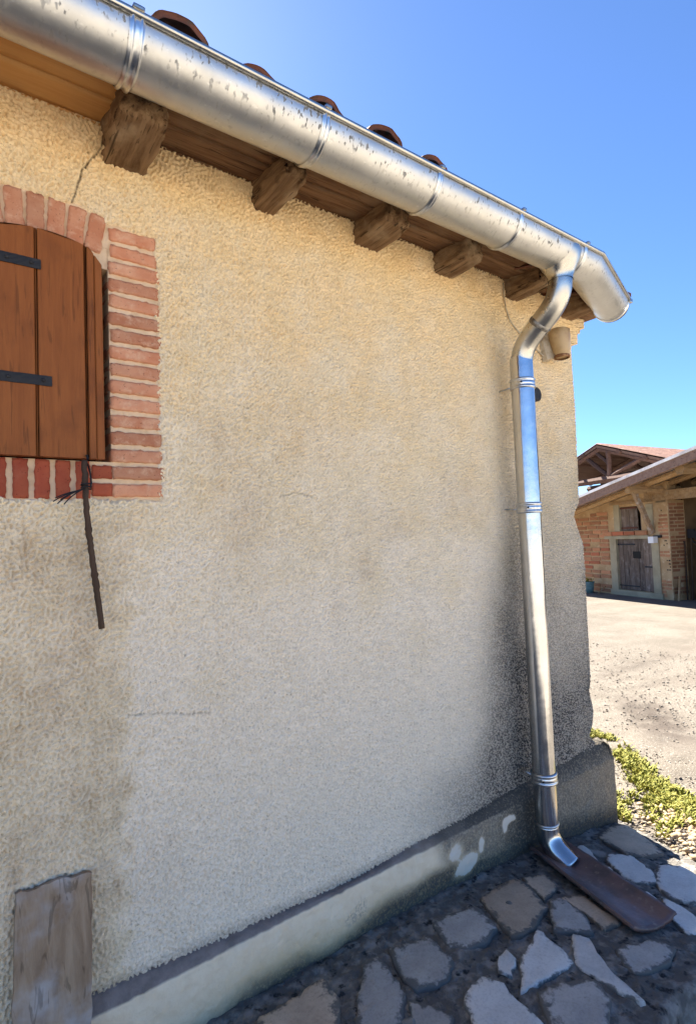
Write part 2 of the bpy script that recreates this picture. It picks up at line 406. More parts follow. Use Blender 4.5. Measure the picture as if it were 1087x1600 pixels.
# pebbles
def pebbles(name, n, region, smin, smax, mat, seed):
    g = np.random.default_rng(seed); V = []; F = []
    oct_v = np.array([(1, 0, 0), (-1, 0, 0), (0, 1, 0), (0, -1, 0), (0, 0, 1), (0, 0, -1)], float)
    oct_f = np.array([(0, 2, 4), (2, 1, 4), (1, 3, 4), (3, 0, 4), (2, 0, 5), (1, 2, 5), (3, 1, 5), (0, 3, 5)])
    P = region(g, n); n = len(P)
    sc = (smin + (smax - smin) * g.random(n) ** 2.5)[:, None] * (0.6 + .8 * g.random((n, 3))) * np.array([1, 1, .6])
    a = g.random(n) * 6.28; vv = oct_v[None] * sc[:, None, :] * (0.75 + .5 * g.random((n, 6, 1)))
    x = vv[..., 0] * np.cos(a)[:, None] - vv[..., 1] * np.sin(a)[:, None]; y = vv[..., 0] * np.sin(a)[:, None] + vv[..., 1] * np.cos(a)[:, None]
    V = np.stack([x + P[:, 0:1], y + P[:, 1:2], vv[..., 2] + P[:, 2:3]], -1).reshape(-1, 3)
    F = (oct_f[None] + 6 * np.arange(n)[:, None, None]).reshape(-1, 3)
    return part(name, V, F, mat)
def reg_gravel(g, n):
    d = g.random(n) ** 1.6 * 5.2; x = 2.95 + d; y = -1.0 + g.random(n) * (1.6 + d * .55)
    k = ~((x < 2.9) & (y > -.05)); x, y = x[k], y[k]
    return np.stack([x, y, zy(x, y) + .008], -1)
M_PEB = simple('gravel_stone', (.24, .215, .18), (((.13, .11, .09), 3, .4, .6, (1, 1, 1)), ((.38, .35, .30), 11, .55, .68, (1, 1, 1))), .9, offset=False)
peb = pebbles('gravel', 7000, reg_gravel, .004, .014, M_PEB, 5); peb['kind'] = 'stuff'
tag(peb, 'loose pale gravel stones strewn over the sunlit yard', 'gravel')

# weeds beside the plinth
def blades(name, clumps, mat, seed, hmin, hmax, nb):
    g = np.random.default_rng(seed); V = []; F = []
    for (cx, cy, r) in clumps:
        for _ in range(nb):
            a = g.random() * 6.28; rr = r * math.sqrt(g.random()); x = cx + rr * math.cos(a); y = cy + rr * math.sin(a)
            h = hmin + (hmax - hmin) * g.random(); b = g.random() * 6.28; w = .0025 + .004 * g.random(); ln = h * (.3 + 1.1 * g.random())
            z = float(zy(x, y)) - .004; ca, sa = math.cos(b), math.sin(b); k = len(V)
            V += [(x - sa * w, y + ca * w, z), (x + sa * w, y - ca * w, z), (x + ca * ln * .5 + sa * w, y + sa * ln * .5 - ca * w, z + h * .75),
                  (x + ca * ln * .5 - sa * w, y + sa * ln * .5 + ca * w, z + h * .75), (x + ca * ln, y + sa * ln, z + h)]
            F += [(k, k + 1, k + 2, k + 3), (k + 3, k + 2, k + 4)]
    return part(name, V, F, mat)
gg = np.random.default_rng(9); cl = []
for i in range(95):                          # band running from behind the plinth to the right
    t = gg.random(); cl.append((3.98 - .72 * t + gg.normal(0, .045), .52 - .78 * t + gg.normal(0, .05) , .05))
for i in range(26): cl.append((3.12 + gg.normal(0, .07), .10 + gg.normal(0, .12), .035))
for i in range(14): cl.append((4.2 + gg.normal(0, .06), .82 + gg.normal(0, .07), .04))
for i in range(34): cl.append((1.55 + gg.random() * .75, -.87 - gg.random() * .12, .05))
for i in range(25): cl.append((3.2 + gg.random() * .5, -.75 + gg.random() * .9, .03))
gr = blades('grass', cl, M_GRASS, 4, .012, .046, 44); gr['kind'] = 'stuff'
tag(gr, 'low yellow green weeds growing beside the plinth and yard', 'grass')
def reg_leaf(g, n):
    t = g.random(n); x = 3.28 - .32 * t + g.normal(0, .11, n); y = -.1 - .55 * t + g.normal(0, .1, n)
    k = x > np.maximum(2.76, 2.97 + .45 * np.minimum(y, 0)); x, y = x[k], y[k]; return np.stack([x, y, zy(x, y) + .012], -1)
lv = pebbles('leaf_litter', 620, reg_leaf, .008, .03, M_LEAF, 8); lv['kind'] = 'stuff'
tag(lv, 'dry pale leaves and chips littering the soil past the patio', 'leaves')

# ------------------------------------------------------------------ patio
PX = np.concatenate([np.arange(-1.6, .3, .05), np.arange(.3, 2.93, .009)])
prof_n = 96
ys = np.linspace(-.02, -.80, prof_n)
rows = [(y, 0.0) for y in ys] + [(-.812, -.006), (-.824, -.02), (-.83, -.05), (-.835, -.10), (-.838, -.16), (-.838, -.3)]
PXg, R_ = np.meshgrid(PX, np.arange(len(rows)))
Yr = np.array([r[0] for r in rows])[R_]; Dz = np.array([r[1] for r in rows])[R_]
# right-hand end follows the shaded border of the patio
endx = 2.925 + .40 * np.clip(Yr, -.45, 0)
Xp = np.where(PXg > 2.0, 2.0 + (PXg - 2.0) * (endx - 2.0) / .93, PXg)
PN1 = field(512, 1024, 7, .5, 21); PN2 = field(512, 1024, 40, .5, 22)
edge_w = .02 * lookup(PN2, Xp * 60, Yr * 3)
Yq = Yr + np.where(R_ > prof_n - 6, edge_w, 0)
Zp = zp(Xp) + Dz + (.0022 * lookup(PN1, Xp * 110, Yr * 110) + .003 * lookup(PN2, Xp * 110, Yr * 110)) * (Dz > -.03) - .004
pv = np.stack([Xp, Yq, Zp], -1)
skirt = pv[:, -1:, :].copy(); skirt[..., 2] -= .25; skirt[..., 0] += .012
pv = np.concatenate([pv, skirt], 1)
patio = part('patio', pv.reshape(-1, 3), grid_faces(pv.shape[0], pv.shape[1]), M_JOINT, smooth=True); patio['kind'] = 'structure'

_cp = np.array([0, -1.64, 1.36])
def ray(px, py):
    return RW @ np.array([px - 543.5, py - 800.0, 870.0])
def at_patio(px, py):                         # photo measurement -> paving coordinates
    r = ray(px, py); z = 0.0
    for _ in range(60):
        t = (z - _cp[2]) / r[2]; P = _cp + t * r; z = .5 * z + .5 * float(zp(P[0]))
    return P[0], P[1]
def q4(l): return [(560 + x / 2.0626, 1320 + y / 2.0626) for x, y in l]
def q3(l): return [(900 + x / 5.813, 1180 + y / 5.813) for x, y in l]
def q6(l): return [(700 + x / 2.809, 1100 + y / 2.809) for x, y in l]
def q5(l): return [(380 + x / 3.397, 1400 + y / 3.397) for x, y in l]
STONES = [
 (q4([(400, 180), (500, 115), (545, 140), (600, 205), (550, 275), (495, 290), (440, 230)]), 'b'),
 (q4([(245, 255), (375, 205), (440, 270), (400, 325), (300, 335)]), 'g'),
 (q4([(105, 345), (225, 305), (298, 380), (280, 440), (182, 468), (135, 405)]), 'g'),
 (q4([(617, 182), (665, 177), (728, 232), (752, 283), (632, 278)]), 'g'),
 (q4([(530, 112), (598, 102), (636, 140), (602, 182), (565, 150)]), 'b'),
 (q4([(580, 285), (690, 385), (650, 410), (530, 472), (525, 375)]), 'l'),
 (q4([(695, 298), (740, 310), (800, 400), (915, 505), (868, 488), (705, 395)]), 'l'),
 (q4([(445, 380), (480, 345), (505, 375), (490, 428), (450, 410)]), 'l'),
 (q4([(345, 490), (400, 438), (450, 450), (585, 578), (545, 640), (390, 640)]), 'l'),
 (q4([(585, 485), (670, 450), (760, 445), (805, 505), (790, 620), (650, 640)]), 'g'),
 (q4([(165, 515), (230, 530), (300, 560), (292, 640), (185, 640)]), 'g'),
 (q4([(832, 342), (960, 312), (1018, 342), (990, 390), (900, 418), (862, 388)]), 'g'),
 (q4([(655, 178), (720, 168), (838, 250), (790, 272), (745, 237)]), 'b'),
 (q3([(210, 755), (345, 650), (430, 645), (520, 690), (770, 885), (650, 920), (470, 905), (380, 850)]), 'b'),
 (q3([(295, 920), (490, 925), (690, 1080), (695, 1165), (530, 1160), (430, 1110), (290, 970)]), 'l'),
 (q3([(0, 845), (60, 830), (130, 880), (210, 1000), (120, 960)]), 'l'),
 (q3([(760, 1020), (950, 1025), (1087, 1105), (1240, 1240), (1180, 1330), (1000, 1330), (830, 1275), (740, 1180)]), 'l'),
 (q3([(250, 1040), (300, 1030), (480, 1200), (400, 1180)]), 'l'),
 (q6([(845, 835), (870, 828), (920, 868), (915, 892), (850, 855)]), 'l'),
 (q6([(945, 860), (1010, 890), (1110, 960), (1130, 1010), (1040, 1010), (970, 940)]), 'l'),
 (q5([(100, 655), (300, 540), (420, 455), (488, 560), (495, 740), (250, 860), (60, 800)]), 'b'),
 (q5([(650, 360), (712, 345), (800, 445), (850, 530), (835, 690), (740, 800), (610, 700)]), 'g'),
]
PN3 = field(256, 256, 6, .5, 31)
def flagstone(poly, kind, i):
    P = np.array([at_patio(*p) for p in poly]); c = P.mean(0); P = c + (P - c) * 1.12
    ring = []                                  # subdivide and roughen the outline
    g = np.random.default_rng(100 + i); n = len(P)
    for a in range(n):
        p, q = P[a], P[(a + 1) % n]; L = np.linalg.norm(q - p); m = max(2, int(L / .022))
        for k in range(m):
            t = k / m; pt = p * (1 - t) + q * t
            ring.append(pt + g.normal(0, .0026, 2) + (c - pt) * (.03 if k == 0 else 0))
    ring = np.array(ring); V = []; F = []; m = len(ring)
    levels = [(1.0, -.03), (1.0, -.001), (.985, .004), (.955, .0065), (.75, .007), (.45, .007)]
    for (s, dz) in levels:
        q = c + (ring - c) * s
        for x, y in q:
            V.append((x, y, float(zp(x)) + dz + .0012 * float(lookup(PN3, np.array(x * 220), np.array(y * 220))) * (dz > 0)))
    V.append((c[0], c[1], float(zp(c[0])) + .007))
    for r in range(len(levels) - 1):
        for k in range(m):
            k2 = (k + 1) % m; F.append((r * m + k, r * m + k2, (r + 1) * m + k2, (r + 1) * m + k))
    b = (len(levels) - 1) * m
    for k in range(m): F.append((b + k, b + (k + 1) % m, len(V) - 1))
    area = np.sum(ring[:, 0] * np.roll(ring[:, 1], -1) - np.roll(ring[:, 0], -1) * ring[:, 1])
    if area < 0: F = [f[::-1] for f in F]
    o = part('flagstone', V, F, {'b': M_FLAGB, 'g': M_FLAG, 'l': M_FLAGL}[kind], patio)
    for k in range(len(o.data.polygons)): o.data.polygons[k].use_smooth = True
    rv = np.concatenate([np.full(m, r) for r in (1, 1, .95, .8, .3, 0)] + [[0]]); set_color(o.data, 'rim', rv[:, None])
    return o
for i, (poly, kind) in enumerate(STONES): flagstone(poly, kind, i)

# ------------------------------------------------------------------ the house
house = thing('house', (0.0, 0.0, -.2), 'farmhouse with rough cream render, clay tile roof and brick framed window', 'house')
# --- rendered wall: one sheet wrapping from the front round the corner
EDGE = [(0.0, 2.77), (.248, 2.77), (.293, 2.72), (.35, 2.757), (.413, 2.77), (.517, 2.745), (.58, 2.764), (.85, 2.769), (1.115, 2.774), (1.285, 2.768), (1.347, 2.737), (1.428, 2.698), (1.455, 2.707), (1.506, 2.755), (1.66, 2.759), (2.0, 2.771), (2.34, 2.769), (2.371, 2.785), (2.376, 2.836), (2.438, 2.842), (2.443, 2.868), (2.473, 2.871), (2.478, 2.911), (2.54, 2.917), (2.7, 2.917)]
EZ = np.array([e[0] for e in EDGE]); EX = np.array([e[1] for e in EDGE])
xs = [-1.0]
while xs[-1] < 2.755: xs.append(xs[-1] + (.02 if xs[-1] < -.1 else .0029 + .0008 * max(xs[-1], 0)))
xs = np.array(xs) * 1.0; xs = xs[xs < 2.757]
S_end = np.concatenate([np.array([0, .004, .009, .015, .022]), np.arange(.03, .5, .012), np.arange(.55, 5.01, .15)])
zs = np.concatenate([np.arange(.06, 2.6, .0034), [2.62, 2.64]])
nF, nE = len(xs), len(S_end)
zz = zs[:, None]; xc = np.interp(zs, EZ, EX)[:, None]
wgt = sstep(2.62, 2.757, xs)[None, :]
Xf = xs[None, :] + (xc - .013 - 2.757) * wgt + 0 * zz; Yf = np.zeros_like(Xf)
corner = np.clip(S_end / .022, 0, 1)[None, :] * (math.pi / 2)
Xe = xc - .013 + .013 * np.sin(corner); Ye = .013 * (1 - np.cos(corner)) + np.clip(S_end - .022, 0, None)[None, :] + 0 * xc
WX = np.concatenate([Xf, Xe], 1); WY = np.concatenate([Yf, Ye], 1); WZ = np.repeat(zz, nF + nE, 1)
# rough-cast relief
SA = field(1200, 1500, 5.4, .30, 41); SB = field(1200, 1500, 12, .45, 42); SC = field(600, 800, 60, .5, 43)
U = (WX + WY) / .0024; Vv = WZ / .0024
ha = lookup(SA, U, Vv); hb = lookup(SB, U, Vv); hc = lookup(SC, U * .2, Vv * .2)
rel = (np.tanh(ha * 1.4 + .8) * .0056 - .0025) + np.clip(ha, -1, 2) * .0008 + hb * .0009 + hc * .0014
arch_z = lambda x: 2.325 - .30 * (np.asarray(x) - .225) ** 2 - 8.0 * np.clip(np.abs(np.asarray(x) - .22) - .12, 0, None) ** 3
WIN_L, WIN_R, WIN_B = -.097, .537, 1.497
wob = .004 * lookup(SB, U * .35 + 300, Vv * .35)
def win_sd(x, z):                              # signed distance, negative inside the brick surround
    top = np.where((x > .395) | (x < .045), 2.293, arch_z(np.clip(x, .045, .395)))
    return np.maximum.reduce([WIN_L - x, x - WIN_R, WIN_B - z, z - top])
sd = win_sd(WX, WZ) + wob
inside = (sd < 0) & (WY < .01)
nx_ = np.where(np.arange(nF + nE) < nF, 0.0, 1.0)[None, :]
cornw = np.concatenate([np.zeros(nF), np.sin(np.clip(S_end / .022, 0, 1) * math.pi / 2)])[None, :]
VX = WX + rel * cornw; VY = WY - rel * (1 - cornw)
lip = sstep(.018, .0, sd) * (WY < .01)
VY = np.where(inside, .016, VY + lip * .004)
# crack running down from the first rafter to the arch
def seg_dist(x, z, pts):
    d = np.full(x.shape, 9.0)
    for (x0, z0), (x1, z1) in zip(pts[:-1], pts[1:]):
        L2 = (x1 - x0) ** 2 + (z1 - z0) ** 2
        t = np.clip(((x - x0) * (x1 - x0) + (z - z0) * (z1 - z0)) / L2, 0, 1)
        d = np.minimum(d, np.hypot(x - x0 - t * (x1 - x0), z - z0 - t * (z1 - z0)))
    return d
crack = [(.392, 2.53), (.387, 2.509), (.373, 2.484), (.362, 2.47), (.346, 2.44), (.336, 2.428), (.331, 2.40), (.324, 2.377), (.318, 2.35), (.309, 2.325)]
cd = seg_dist(WX, WZ, crack) + .0006 * ha
ck = (1 - sstep(.0006, .0034, cd))
cd2 = np.minimum(seg_dist(WX, WZ, [(.43, .894), (.52, .884), (.60, .862), (.672, .85)]), seg_dist(WX, WZ, [(.943, 1.514), (1.0, 1.526), (1.032, 1.522), (1.072, 1.51)])) + .0016 * ha
ck2 = (1 - sstep(.0, .0045, cd2)) * .7
VY = VY + np.where(inside, 0, ck * .006 + ck2 * .003)
verts = np.stack([VX, VY, WZ], -1).reshape(-1, 3)
faces = grid_faces(len(zs), nF + nE)
deep = ((sd < -.016) & (WY < .01)).ravel()
faces = faces[~deep[faces].all(1)]
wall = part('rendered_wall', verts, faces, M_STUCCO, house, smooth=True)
x_, z_, y_ = WX, WZ, WY
B1 = field(512, 512, 70, .6, 51); B2 = field(512, 512, 22, .6, 52)
bn = lookup(B1, (x_ + y_) * 160, z_ * 160); bn2 = lookup(B2, (x_ + y_) * 160, z_ * 160)
isf = (y_ < .02)
mold = 1.7 * np.exp(-((x_ - 2.14) / .17) ** 2) * sstep(1.6, .45, z_) + .25 * np.exp(-((x_ - 2.05) / .30) ** 2) * sstep(1.2, .3, z_)
mold += .95 * sstep(.30, .02, z_ - (.185 + .02 * (x_ > 1.5)) - .22 * sstep(1.75, 2.2, x_)) * sstep(1.35, 2.0, x_)
mold += .55 * sstep(2.1, 2.4, x_) * sstep(1.7, .6, z_) + .25 * sstep(2.25, 2.45, x_) * sstep(2.2, 1.4, z_) + .3 * sstep(2.66, 2.76, x_) * sstep(2.0, 1.2, z_)
mold += .42 * np.exp(-((x_ - 2.24) / .09) ** 2) * sstep(.9, 1.3, z_) * sstep(1.75, 1.45, z_)
mold += .5 * sstep(.045, .0, z_ - (.165 + .02 * sstep(1.2, .3, x_) + .06 * sstep(1.5, 2.6, x_)))
mold = np.clip(1.05 * (1 - np.exp(-1.25 * np.clip(mold, 0, 3))) * (.98 + .05 * bn), 0, 1)
edge_x = .42 + .012 * (z_ - .8) / .4 + .012 * bn2
dirt = .46 * sstep(.03, -.03, x_ - edge_x) * sstep(1.52, 1.35, z_) * (.8 + .25 * bn)
dirt += .40 * gauss(x_, z_, .80, 1.46, .09, .16) + .32 * gauss(x_, z_, .70, 1.68, .07, .09) + .42 * gauss(x_, z_, 1.287, 1.25, .045, .05) + .3 * gauss(x_, z_, 1.15, 1.12, .03, .06)
dirt += .36 * gauss(x_, z_, 1.83, 1.52, .16, .13) + .22 * gauss(x_, z_, 1.42, 1.40, .25, .10) + .22 * gauss(x_, z_, 1.0, 1.72, .2, .15) + .2 * gauss(x_, z_, .5, .45, .1, .12)
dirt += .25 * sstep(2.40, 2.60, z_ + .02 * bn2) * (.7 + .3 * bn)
dirt = np.clip(dirt * (.72 + .12 * bn2), 0, .9)
ochre = np.clip(sstep(1.45, 2.35, z_ + .10 * bn + .04 * bn2) * .55, 0, 1)  # yellower towards the top of the wall
low_lift = np.clip(sstep(1.65, .9, z_ + .1 * bn) * sstep(-.01, .04, x_ - edge_x) * .9, 0, 1)  # brightening put into the lower wall colour
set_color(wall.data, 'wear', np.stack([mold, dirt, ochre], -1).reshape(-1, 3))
set_color(wall.data, 'wear_tone_b', np.stack([np.clip(ck * .85 + ck2 * .5, 0, 1), low_lift, 0 * mold], -1).reshape(-1, 3))
# rear and left walls close the volume
V, F = join([box_between((-6, 4.9, -.4), (2.75, 5.2, 2.6)), box_between((-6.2, 0, -.4), (-6, 5.2, 2.6)), box_between((-6, .02, -.4), (-.99, .2, 2.64)), box_between((-1.0, .05, -.4), (2.6, .07, 1.45)), box_between((.6, .05, 1.45), (2.6, .07, 2.6))])
part('rear_wall', V, F, M_MORTAR, house)

# --- plinth with its sloping ledge
pxs = np.concatenate([np.arange(-1.0, .2, .04), np.arange(.2, 2.86, .008), [2.866, 2.871, 2.873]])
zb_k = ([-2, .33, .595, 1.2, 1.66, 2.65, 3], [.203, .203, .186, .168, .19, .236, .24])
def ledge_rows(zb):
    return [(.05, zb), (.0, zb), (-.012, zb - (zb - .166) * .3), (-.024, .17 + (zb - .166) * .3), (-.032, .1665), (-.036, .162), (-.0375, .155)]
cols = []
PNf = field(512, 1024, 6, .5, 61); PNg = field(512, 1024, 30, .5, 62)
for x in pxs:
    zb = float(np.interp(x, *zb_k)); r = ledge_rows(zb); z0 = .150; z1 = float(zp(x)) - .04
    r += [(-.038, z0 + (z1 - z0) * k / 38) for k in range(39)]
    cols.append([(x, y, z) for y, z in r])
zb = .24
for yy in np.concatenate([[-.030, -.02], np.arange(0, .6, .03), [1, 3, 5]]):   # round the corner
    r = ledge_rows(zb); z1 = -.45
    c = [(2.82 if k < 2 else 2.84 + .03 * (k - 1) / 5, yy, z) for k, (y, z) in enumerate(r)]
    c += [(2.8735 + .0005 * k / 38, yy, .15 + (z1 - .15) * k / 38) for k in range(39)]
    cols.append(c)
pc = np.array(cols); nc_, nr_ = pc.shape[:2]
amp = .0014 * lookup(PNf, (pc[..., 0] + pc[..., 1]) * 130, pc[..., 2] * 130) + .0022 * lookup(PNg, (pc[..., 0] + pc[..., 1]) * 130, pc[..., 2] * 130)
nfront = len(pxs) - 3
pc[:nfront, :, 1] -= amp[:nfront]; pc[nfront:, 2:, 0] += amp[nfront:, 2:]
plinth = part('plinth', pc.reshape(-1, 3), grid_faces(nc_, nr_)[:, ::-1], M_PLINTH, house, smooth=True)
X_, Y_, Z_ = pc[..., 0], pc[..., 1], pc[..., 2]
g1 = lookup(PNg, (X_ + Y_) * 60, Z_ * 60); g2 = lookup(field(256, 256, 50, .5, 63), (X_ + Y_) * 120, Z_ * 120)
hz = Z_ - zp(X_)
pm = sstep(.075, .005, hz + .012 - .05 * sstep(1.0, 1.6, X_) + .010 * g1) * .9 * sstep(.35, .75, X_)
pm = np.maximum(pm, sstep(1.5, 1.62, X_ + .03 * g2 + .3 * (hz - .1)) * (.74 + .24 * sstep(1.85, 2.1, X_)))
pm = np.maximum(pm, sstep(1.45, 1.8, X_) * (Z_ > .163) * .97)
pm = np.where(X_ > 2.32, pm * (.8 + .2 * sstep(.12, .22, Z_) + .25 * sstep(.12, .0, hz)), pm)
ledge = (Z_ > .162) * 1.0
blob = 0
for (bx, bz, sx, sz, a) in ((1.66, .10, .05, .04, 1), (1.73, .045, .06, .03, .9), (1.81, .08, .018, .035, .9), (1.985, .125, .035, .016, 1), (1.96, .105, .018, .03, 1), (2.02, .118, .015, .012, .9), (1.70, .02, .07, .03, .7), (2.20, .10, .03, .06, .5)):
    blob = blob + a * np.exp(-(((X_ - bx) / sx) ** 2 + ((Z_ - bz) / sz) ** 2) ** 1.6)
blob = np.clip(blob * (1.1 + .25 * g2) - .12, 0, .75) * (1 - ledge)
pm = np.clip(pm * (1 - blob), 0, 1)
yel = sstep(.13, .0, hz + .012 * g1) * (1 - ledge) * (.35 + .65 * sstep(.5, .9, X_))
prt = np.zeros_like(X_)
for (bx, bz, sx, sz) in ((1.13, .068, .018, .02), (1.16, .085, .007, .02), (1.18, .09, .007, .024), (1.20, .085, .007, .022), (1.165, .06, .03, .016)):
    prt += np.exp(-((X_ - bx) / sx) ** 2 - ((Z_ - bz) / sz) ** 2)
set_color(plinth.data, 'wear', np.stack([pm, ledge * sstep(2.6, 1.2, X_), np.clip(yel, 0, 1)], -1).reshape(-1, 3))
set_color(plinth.data, 'wear_tone_b', np.stack([0 * pm, blob, np.clip(prt, 0, .8) * (1 - ledge)], -1).reshape(-1, 3))

# --- brick window surround
V, F = join([box_between((.402, .011, 1.497), (.548, .25, 2.33)), box_between((-.11, .011, 1.497), (.038, .25, 2.33)), box_between((.038, .011, 1.487), (.402, .25, 1.603)), box_between((.038, .011, 2.222), (.402, .25, 2.36)), box_between((.355, .0115, 2.16), (.401, .24, 2.2215))])
bed = part('mortar_bed', V, F, M_MORTAR, house)
V, F = box_between((-.2, .2, 1.45), (.6, .22, 2.4)); part('window_backing', V, F, M_DARK, house)
H_C = .0496
brick_meshes = [make_mesh('brick', *block(.137, .12, .0385, 14, 4, 5, .0011, .005, 200 + i), M_BRICK, smooth=True) for i in range(6)]
brick_red = [make_mesh('brick', *block(.055, .12, .0385, 8, 4, 5, .0011, .004, 230 + i), M_BRICKRED, smooth=True) for i in range(2)]
g = np.random.default_rng(77)
for k in range(16):
    z = 1.499 + H_C * (k + .5)
    inst('brick', brick_meshes[k % 6], house, (.4735 + g.normal(0, .001), .064 + g.normal(0, .0012), z), (g.normal(0, .004), g.normal(0, .008), g.normal(0, .004)), (.98 if k > 13 else 1.06, 1, 1))
    inst('brick', brick_meshes[(k + 3) % 6], house, (-.0285, .064 + g.normal(0, .0012), z), (0, g.normal(0, .008), math.pi), (1, 1, 1))
for k in (0, 1):
    inst('brick', brick_red[k], house, (.376, .063, 1.499 + H_C * (k + .5)), (0, .01 * k, 0))
sold = [make_mesh('brick', *block(.0375, .12, .106, 5, 4, 12, .0010, .004, 250 + i), M_BRICKRED, smooth=True) for i in range(4)]
xk = .327
for k in range(6):
    inst('brick', sold[k % 4], house, (xk, .063 + g.normal(0, .001), 1.550), (0, g.normal(0, .012), 0)); xk -= .0495
arch_b = [make_mesh('brick', *block(.045, .12, .112, 6, 4, 12, .0011, .005, 260 + i), M_BRICK, smooth=True) for i in range(4)]
for k in range(7):
    xk = .045 + .35 * (k + .5) / 7; tilt = (xk - .22) * 1.15
    zc = float(arch_z(xk)) - .058 - .02 * abs(xk - .22)
    inst('brick', arch_b[k % 4], house, (xk, .064 + g.normal(0, .0012), zc), (0, tilt, 0))

# --- shutter
sh_top = lambda x: 2.213 - 1.3 * (np.asarray(x) - .23) ** 2 - .9 * np.clip(np.asarray(x) - .345, 0, None) ** 1.0 * (np.asarray(x) > .345)
shutter = bpy.data.objects.new('shutter', None); link(shutter, house); shutter.location = Vector((.2, -.02, 1.6)) - root_loc(house)
def plank(x0, x1, y0, y1, z0, name='plank'):
    n = 10; V = []; F = []
    xs_ = np.linspace(x0, x1, n); b = .0022
    zr = np.linspace(0, 1, 24); ring = []
    prof = [(x0 + .0, y1)] + [(x0, y0 + b), (x0 + b, y0)] + [(x, y0) for x in xs_[1:-1]] + [(x1 - b, y0), (x1, y0 + b)] + [(x1, y1)]
    for t in zr:
        for (x, y) in prof:
            zt = float(sh_top(x)); V.append((x, y, z0 + (zt - z0) * t))
    m = len(prof); F = [tuple(int(i) for i in f) for f in grid_faces(len(zr), m, True)]
    F.append(tuple(range(m))); F.append(tuple(range((len(zr) - 1) * m + m - 1, (len(zr) - 1) * m - 1, -1)))
    return part(name, V, F, M_SHUTTER, shutter)
for (a, b) in ((.06, .092), (.093, .212), (.2125, .2185), (.2195, .332), (.3335, .3385), (.3395, .358), (.3590, .379)):
    narrow = (b - a) < .01
    plank(a, b, -.0175 if narrow else -.0205 - .0006 * ((a * 900) % 2 - 1), .006, 1.606)
def strap(z, x1):
    V, F = block(x1 - (-.0), .004, .027, 20, 2, 4, .0003, .0015, int(z * 100)); V = V + np.array([x1 / 2, -.0235, z])
    return part('hinge_strap', V, F, M_IRON, shutter)
for st_, xs_n in ((strap(2.1135, .2275), (.15, .205)), (strap(1.8045, .250), (.15, .23))):
    for xn in xs_n:
        zc_ = 2.1135 if xs_n[1] == .205 else 1.8045
        V, F, UV = sweep([(xn, -.0245, zc_), (xn, -.0285, zc_), (xn, -.030, zc_)], [.0055, .0048, .0025], 10, True); part('bolt', V, F, M_IRON, shutter, smooth=True)


# --- rafters, boards, tiles
RAFT = [(-.07, .235, .115), (.452, .232, .125), (.912, .222, .09), (1.362, .195, .125), (1.792, .182, .12), (2.262, .2, .10), (2.73, .19, .1)]
for i, (x, ln, w) in enumerate(RAFT):
    L = ln + .35; V, F = block(w, L, .15, 10, 44, 10, .0, .012, 300 + i)
    gfn = np.random.default_rng(320 + i); nf = field(128, 128, 9, .6, 330 + i)
    for k in range(len(V)):
        px_, py_, pz_ = V[k]
        t = sstep(-L / 2 + .10, -L / 2, py_)     # weathered outer end
        e = lookup(nf, np.array(px_ * 420 + 30), np.array(py_ * 60 + pz_ * 300)) * (.0014 + .0016 * t)
        s = 1 - .10 * t; V[k] = (px_ * s * (1 + e / w * 6), py_ + .010 * t * (abs(px_) / w) * 2 + .006 * t * lookup(nf, np.array(px_ * 600), np.array(pz_ * 600)), pz_ * (1 - .05 * t) + e)
    bottom = 2.470 if i == 1 else 2.492
    V = V + np.array([x, -ln + L / 2, bottom + .075])
    part('rafter', V, F, M_OLDWOOD, house, smooth=True)
def zboard(y): return 2.579 + .10 * y
bi = 0
for (x0, x1, mat) in ((-1.5, .45, M_NEWWOOD), (.452, 1.36, M_BOARDWOOD), (1.362, 2.26, M_BOARDWOOD), (2.262, 2.93, M_BOARDWOOD)):
    for (y0, y1) in ((-.002, .16), (-.118, -.006), (-.245, -.122)):
        V, F = block(x1 - x0, y1 - y0, .022, 40, 6, 2, .0, .003, 400 + bi)
        nf = field(64, 64, 12, .6, 420 + bi)
        V = np.array([(a, b, c + .0012 * float(lookup(nf, np.array(a * 40), np.array(b * 200))) + .1 * (b + (y0 + y1) / 2)) for a, b, c in V])
        V = V + np.array([(x0 + x1) / 2, (y0 + y1) / 2, 2.579 + .011 + (.0018 * (bi % 3))])
        part('soffit_board', V, F, mat, house, smooth=True); bi += 1
V, F = box_between((2.70, -.19, 2.53), (2.95, .3, 2.55)); part('verge_board', V, F, M_BOARDWOOD, house)
PITCH = .29
V = [(-6.3, -.24, 2.60), (2.96, -.24, 2.60), (2.96, 2.6, 2.60 + 2.84 * PITCH), (-6.3, 2.6, 2.60 + 2.84 * PITCH), (2.96, 5.4, 2.60), (-6.3, 5.4, 2.60)]
V = V + [(x, y, z - .02) for x, y, z in V]
F = [(0, 1, 2, 3), (3, 2, 4, 5), (7, 6, 9, 8), (8, 9, 11, 10), (0, 6, 7, 1), (1, 7, 8, 2), (2, 8, 10, 4), (4, 10, 11, 5), (5, 11, 9, 3), (3, 9, 6, 0)]
part('roof_deck', V, F, M_TILE, house)
for x in (-6, 2.75): part('gable', [(x, 0, 2.58), (x, 2.6, 2.58 + 2.6 * PITCH), (x, 5.2, 2.58)], [(0, 1, 2)], M_MORTAR, house)
